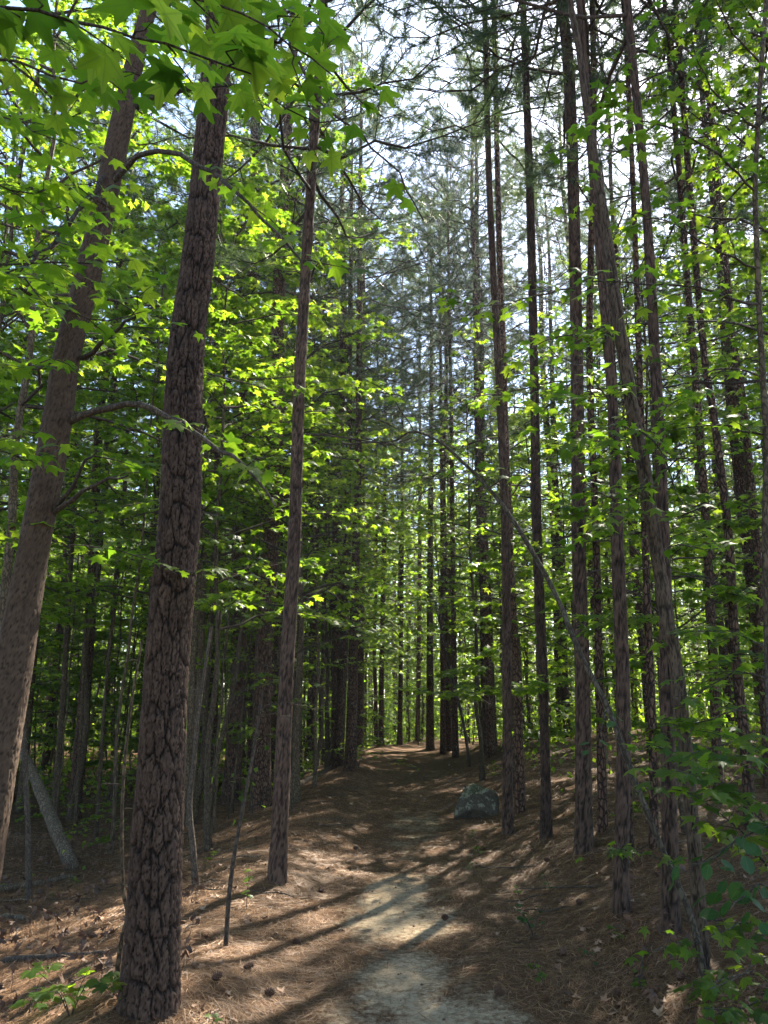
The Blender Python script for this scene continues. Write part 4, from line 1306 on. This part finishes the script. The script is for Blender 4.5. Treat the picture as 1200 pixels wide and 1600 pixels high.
rr = random.Random(77)
pts_ = scatter(70, 13, 30, 1.9, 1, tall=True); lab = by_gap(pts_, 'thin pine', True)
for x, y in pts_: add_pine(x, y, rr, lab[(x, y)], 'straight pines of the middle woods')
pts_ = scatter(165, 30, 72, 2.0, 2, .6, tall=True); lab = by_gap(pts_, 'far thin pine')
for x, y in pts_: add_pine(x, y, rr, lab[(x, y)], 'far pines deep in the woods')
pts_ = scatter(80, 10, 27, 1.6, 3, .6, 2.4); lab = by_gap(pts_, 'leafy understory tree', True)
for x, y in pts_: add_broad(x, y, rr, lab[(x, y)], 'understory trees of the middle woods')
pts_ = scatter(160, 26, 64, 1.7, 4, .6, 1.5); lab = by_gap(pts_, 'far leafy tree')
for x, y in pts_: add_broad(x, y, rr, lab[(x, y)], 'far understory trees')
pts_ = scatter(120, 12, 45, 1.2, 5, .6, 1.9); lab = by_gap(pts_, 'thin leafy sapling')
for x, y in pts_:
    i = rr.randrange(4)
    t = thing('sapling', gh(x, y), lab[(x, y)], 'sapling', 'thin saplings of the undergrowth', rr.uniform(0, 6.28), rr.uniform(.8, 1.3))
    link('trunk', SAPL[i][0], t); link('crown', SAPL[i][1], t)
pts_ = scatter(70, 14, 40, 1.4, 6, .6, 2.0); lab = by_gap(pts_, 'low green shrub')
for x, y in pts_:
    i = rr.randrange(3)
    t = thing('shrub', gh(x, y), lab[(x, y)], 'shrub', 'low shrubs under the trees', rr.uniform(0, 6.28), rr.uniform(.7, 1.2))
    link('crown', SHRUB[i][1], t)

# understory trees placed to carry the leaf masses seen from the path
spots = [(-4.6, 8.2, 1, 1.0, 'broad leafy tree filling the gap between the leaning tree and the thickest pine'),
         (-2.6, 10.5, 3, 1.0, 'leafy tree rising behind the thickest pine'),
         (-6.5, 11.5, 4, 1.1, 'leafy tree behind the thicket at the left edge'),
         (-1.9, 15.5, 3, 1.05, 'leafy tree behind the slender path pine'),
         (5.6, 7.8, 4, .9, 'leafy tree behind the leaning dark trunk'),
         (6.2, 11.0, 1, 1.1, 'sunlit leafy tree at the right edge'),
         (4.9, 13.2, 2, 1.0, 'leafy tree behind the straight pines of the right bank'),
         (-.9, 21.5, 3, 1.0, 'leafy tree spreading above the twin pines'),
         (2.75, 7.7, 5, .95, 'slender leafy tree behind the crooked foot pine, its leaves before the trunks'),
         (-2.0, 9.6, 1, .95, 'slender leafy tree just left of the slender path pine'),
         (3.9, 6.6, 7, .8, 'leafy tree right behind the leafy shrub at the right edge'),
         (1.95, 11.6, 5, .95, 'leafy tree rising behind the boulder'),
         (2.9, 20.0, 1, 1.1, 'leafy tree above the right side of the path end'),
         (-5.2, 10.0, 6, 1.0, 'tall leafy tree towering behind the leaning tree'),
         (-3.6, 7.4, 7, .95, 'tall leafy tree close behind the leaning tree and the thickest pine'),
         (-3.0, 13.0, 6, 1.0, 'tall leafy tree between the thickest pine and the slender path pine'),
         (-8.0, 9.0, 7, 1.1, 'tall leafy tree far out at the left edge'),
         (-1.9, 19.0, 7, 1.0, 'tall leafy tree left of the twin pines'),
         (6.8, 14.0, 6, .9, 'tall leafy tree at the right behind the bright leaves'),
         (2.0, 26.0, 3, 1.0, 'leafy tree where the path bends out of sight')]
for x, y, i, sc, lb in spots: add_broad(x, y, rr, lb, 'understory trees near the path', i, sc)
pts_ = [(-1.8, 16.8), (4.4, 18.2), (-2.1, 24), (-.9, 30), (1.0, 33), (3.2, 29.5), (4.1, 24), (2.6, 36), (0, 40), (-3.9, 19), (-1.4, 13.2), (-1.3, 18.6), (2.8, 22.2), (-1.5, 27), (3.3, 26), (-2.8, 28), (8.5, 12), (9.5, 16), (-5.5, 15), (-7.5, 17)]
lab = by_gap(pts_, 'slender leafy tree', True)
for x, y in pts_: add_broad(x, y, rr, lab[(x, y)], 'leafy trees reaching over the path')

pts_ = [(.6, 29.5), (2.4, 31), (5.0, 27.5), (7.2, 25), (9.0, 29), (3.6, 35), (-.8, 34), (6.4, 33), (9.6, 22.5), (-2.4, 22), (-3.4, 25.5), (-1.7, 20.4), (11, 26), (1.6, 36), (8.2, 36)]
lab = by_gap(pts_, 'tall leafy tree', True)
for q, (x, y) in enumerate(pts_): add_broad(x, y, rr, lab[(x, y)], 'tall leafy trees beyond the near pines', (6, 7, 3)[q % 3], 1.0 + .06 * (q % 4))
for x, y, i, sc, lb in [(2.9, 8.0, 0, .9, 'open crowned slender tree behind the crooked foot pine'), (3.5, 10.2, 1, .9, 'open crowned slender tree behind the dark stout pine'),
                        (2.1, 13.2, 1, .95, 'open crowned slender tree past the boulder'), (4.4, 12.2, 2, .85, 'open crowned tall tree behind the leaning dark trunk'),
                        (1.9, 16.0, 2, .9, 'open crowned tall tree beside the path past the boulder'), (3.4, 18.0, 1, 1.1, 'open crowned tree behind the straight pine of the right bank'),
                        (-1.3, 15.6, 2, .8, 'open crowned tree between the slender path pine and the twin pines'), (-1.25, 19.2, 1, 1.1, 'open crowned tree just before the twin pines'), (2.7, 22.5, 2, 1.0, 'open crowned tall tree at the right of the path end'),
                        (5.6, 15.2, 2, 1.0, 'open crowned tall tree deep at the right'), (-1.35, 12.2, 1, .85, 'open crowned slender tree just past the slender path pine')]:
    t = thing('understory_tree', gh(x, y), lb, 'tree', 'open crowned trees near the path', x * 2.1, sc)
    link('trunk', SPARSE[i][0], t); link('crown', SPARSE[i][1], t)
pts_ = scatter(60, 8.5, 20, .7, 61, .5, 2.2); pts_ = [q for q in pts_ if q[0] < -1]
lab = by_gap(pts_, 'bare thin stem', True)
for q, (x, y) in enumerate(pts_):
    t = thing('sapling', gh(x, y), lab[(x, y)], 'sapling', 'bare thin stems of the left thicket', q * 1.7, 1 + .1 * (q % 5))
    link('trunk', SAPL[q % 4][0], t, mat=Matrix.Diagonal((.95, .95, 1.6, 1)) @ Matrix.Rotation(rr.uniform(-.1, .1), 4, 'X') @ Matrix.Rotation(rr.uniform(-.12, .12), 4, 'Y'))
    if q % 3: link('crown', SAPL[q % 4][1], t, mat=Matrix.Diagonal((1.3, 1.3, 1.6, 1)))

# trees round about the camera and toward the sun, which shade the path
rq = random.Random(9)
for q in range(46):
    a = rq.uniform(2.2, 6.28 + .95) if q % 3 else rq.uniform(2.0, 5.4)
    r_ = 4 + 20 * math.sqrt(rq.random())
    x, y = r_ * math.cos(a), r_ * math.sin(a)      # behind and beside the camera
    if abs(x - float(path_x(y))) < 1.7 or (y > 0 and abs(x) < y * .56 + 1.0): continue
    (add_pine if q % 2 else add_broad)(x, y, rq, 'tree standing around the near end of the path', 'trees around the near end of the path')
for (x, y), lb in zip([(-2.0, 13.6), (-2.4, 17.2), (2.7, 21.3), (2.0, 25.4), (-1.8, 21.2)], ['just past the slender path pine', 'midway between the slender path pine and the twin pines', 'right of the path where it starts to bend', 'right at the bend of the path', 'just before the twin pines']):
    add_pine(x, y, rr, 'full crowned pine ' + lb, 'full crowned pines along the path')
for x, y in [(9.5, 9), (13, 12), (11, 17), (15, 19), (8.5, 12.5)]:
    add_pine(x, y, rr, 'pine at the right of the near end of the path', 'pines right of the near end of the path')

for px, py, sc, lb in [(580, 1206, 1.0, 'round low bush at the foot of the twin pines by the path'), (150, 1330, .7, 'low bush behind the foot of the leaning log'),
                       (400, 1250, .6, 'low leafy bush left of the slender path pine'), (770, 1215, .5, 'low bush behind the boulder'), (1010, 1290, .6, 'low bush between the pines of the right bank'),
                       (60, 1290, .8, 'low bush behind the leaning log, near the left edge'), (470, 1215, .7, 'low bush between the slender path pine and the twin pines')]:
    b = ground_pt(px, py)
    t = thing('shrub', b, lb, 'shrub', 'low shrubs under the trees', px * .7, sc)
    link('crown', SHRUB[px % 3][1], t)

# dead weeds with dark curled leaves on the left floor
mb = MB(); rs = np.random.default_rng(321); A = []
for i in range(420):
    px, py = rs.uniform(-20, 430), 1300 + 260 * rs.uniform() ** 1.2
    yy = rs.uniform(4.4, 12); xx = -rs.uniform(.22, .56) * yy
    if i % 5 == 0: xx = rs.uniform(.25, .55) * yy
    zz = float(ground_h(xx, yy)); hh = rs.uniform(.04, .2)
    tp = np.array([xx + rs.normal(0, .03), yy + rs.normal(0, .03), zz + hh])
    tube(mb, np.array([[xx, yy, zz - .01], [(xx + tp[0]) / 2 + .01, (yy + tp[1]) / 2, zz + hh * .6], tp]), [.002, .0015, .001], 3, 0, .3)
    for q in range(rs.integers(1, 4)): A.append(tp + rs.normal(0, .015, 3))
A = np.array(A); n = len(A)
place_tpl(mb, palmate(LO, .9, .8, .3, 5), A, unit(rs.standard_normal((n, 3)) + [0, 0, -1.2]), unit(rs.standard_normal((n, 3))), rs.uniform(.018, .045, n), rs.uniform(0, .45, n), 0)
tag(link('dead_weeds', mb.mesh('dead_weeds', [M['dry']])), 'dry dark weeds with curled leaves standing on the floor', 'weeds', None, 'stuff')
# pebbles and bark chips on the path
mb = MB(); n = 900
y = 3.9 + 12 * rs.uniform(0, 1, n) ** 1.4; x = path_x(y) + rs.normal(0, .5, n)
for i in range(n):
    r_ = .004 + .012 * rs.uniform() ** 3; q = unit(rs.standard_normal((6, 3)))
    oc = np.array([[1, 0, 0], [0, 1, 0], [-1, 0, 0], [0, -1, 0], [0, 0, .7], [0, 0, -.7]]) * r_ * rs.uniform(.6, 1.3, (6, 1))
    oc = oc @ np.array([[math.cos(i), -math.sin(i), 0], [math.sin(i), math.cos(i), 0], [0, 0, 1]])
    mb.add(oc + [x[i], y[i], float(ground_h(x[i], y[i])) + r_ * .3], [[0, 1, 4], [1, 2, 4], [2, 3, 4], [3, 0, 4], [1, 0, 5], [2, 1, 5], [3, 2, 5], [0, 3, 5]], 0, rs.uniform(.3, 1))
tag(link('pebbles', mb.mesh('pebbles', [M['dry']], False)), 'small pebbles and bark chips strewn on the path', 'pebbles', None, 'stuff')
# pine cones near the path
cone = MB()
for k in range(46):
    a = k * 2.4; zc = k / 46; rr_ = .022 * math.sin(math.pi * (.12 + .8 * zc)) + .003
    p0 = np.array([math.cos(a) * rr_ * .4, math.sin(a) * rr_ * .4, zc * .075]); p1 = np.array([math.cos(a) * rr_ * 1.25, math.sin(a) * rr_ * 1.25, zc * .075 + .008])
    sd = np.array([-math.sin(a), math.cos(a), 0]) * .008
    cone.add([p0 - sd * .6, p0 + sd * .6, p1 + sd, p1 - sd, p1 + [0, 0, .006], p0 + [0, 0, .008]], [[0, 1, 2, 3], [3, 2, 4, 4], [0, 3, 4, 5], [1, 5, 4, 2]], 0, .25)
cm_ = cone.mesh('pine_cone', [M['dry']], False)
for i, (px, py) in enumerate([(905, 1415), (700, 1440), (470, 1480), (330, 1540), (880, 1500), (960, 1560), (1010, 1500), (560, 1330), (430, 1560), (790, 1560), (150, 1470), (80, 1440), (860, 1350), (500, 1400), (380, 1520), (1060, 1540)]):
    b = ground_pt(px, py)
    o = link('pine_cone', cm_, loc=(b[0], b[1], float(ground_h(b[0], b[1])) + .025)); o.rotation_euler = (1.4, R.uniform(-.5, .5), R.uniform(0, 6.28)); o.scale = (.75,) * 3
    tag(o, 'brown pine cone lying on the needles ' + gap_of(b[0], b[1]), 'pine cone', 'pine cones on the forest floor')

# far wood that closes the view
KITE = (np.array([[0, 0, 0], [.45, .45, .05], [0, 1.1, -.15], [-.45, .5, .1]]), np.array([[0, 1, 2], [0, 2, 3]]))
mb = MB(); rs = np.random.default_rng(99)
n = 190000
an = rs.uniform(-.75, .75, n); rd = rs.uniform(56, 92, n)
z = 19 * rs.uniform(0, 1, n) ** 1.1 - 2
pos = np.stack([np.sin(an) * rd, np.cos(an) * rd, z], 1)
keep = fbm(an * 60, z * .5 + rd * .3, 4, 3) > .38
pos = pos[keep]; n = len(pos)
t = unit(rs.standard_normal((n, 3)) + [0, 0, -.4]); nr = unit(rs.standard_normal((n, 3)) * .8 + [0, 0, 1])
place_tpl(mb, KITE, pos, t, nr, rs.uniform(.18, .42, n), rs.uniform(0, 1, n), 1)
for i in range(260):
    a = rs.uniform(-.75, .75); r_ = rs.uniform(64, 92); x, y = math.sin(a) * r_, math.cos(a) * r_
    tube(mb, np.array([[x, y, -3], [x + rs.normal(0, .2), y, 8], [x + rs.normal(0, .4), y, 19]]), [.18, .13, .05], 6, 0)
tag(link('distant_woods', mb.mesh('distant_woods', [M['pine'], M['leaf_far']])), 'far off mass of pines and leaves closing the view', 'woods', None, 'stuff')

# knee high undergrowth between the trunks
mb = MB(); n = 190000
y = 8 + 58 * rs.uniform(0, 1, n) ** .75; x = rs.uniform(-1, 1, n) * (y * .6 + 2)
cl = fbm(x * .55, y * .55, 140, 3)
keep = (cl > .52 - .07 * sst(y, 20, 45)) & (np.abs(x - path_x(y)) > np.where(y > 34, 0, 1.9 + 6 * np.clip(.56 - cl, 0, 1)))
keep &= rs.uniform(0, 1, n) < np.where(x - path_x(y) > 3, sst(y, 8, 15) * .8, sst(y, 10, 22)) + .12
y0_ = y
x, y, cl = x[keep], y[keep], cl[keep]; n = len(x)
z = ground_h(x, y) + (.1 + (2.2 + 4.5 * sst(y, 18, 40)) * np.clip(cl - .48, 0, 1) * 4) * rs.uniform(0, 1, n) ** 1.6
pos = np.stack([x, y, z], 1)
t = unit(rs.standard_normal((n, 3)) + [0, 0, -.3]); nr = unit(rs.standard_normal((n, 3)) * .5 + [0, 0, 1])
place_tpl(mb, KITE, pos, t, nr, rs.uniform(.04, .09, n) * (1 + y / 60), rs.uniform(0, 1, n), 0)
tag(link('undergrowth', mb.mesh('undergrowth', [M['leaf_far']])), 'patchy low green undergrowth between the trunks', 'undergrowth', None, 'stuff')

# thin sunlit air of the woods
hb = MB()
x0, x1, y0, y1, z0, z1 = -270, 270, -70, 330, -6, 26
v = [(a, b, c) for c in (z0, z1) for b in (y0, y1) for a in (x0, x1)]
hb.add(v, [[0, 2, 3, 1], [4, 5, 7, 6], [0, 1, 5, 4], [2, 6, 7, 3], [0, 4, 6, 2], [1, 3, 7, 5]])
hm, nt, out = newmat('thin haze')
pv = nd(nt, 'ShaderNodeVolumePrincipled')
pv.inputs['Density'].default_value = HAZE; pv.inputs['Anisotropy'].default_value = .55
pv.inputs['Color'].default_value = (.92, .95, 1, 1)
nt.links.new(pv.outputs[0], out.inputs['Volume'])
tag(link('haze', hb.mesh('haze', [hm], False)), 'thin pale haze between the trees', 'haze', None, 'stuff')
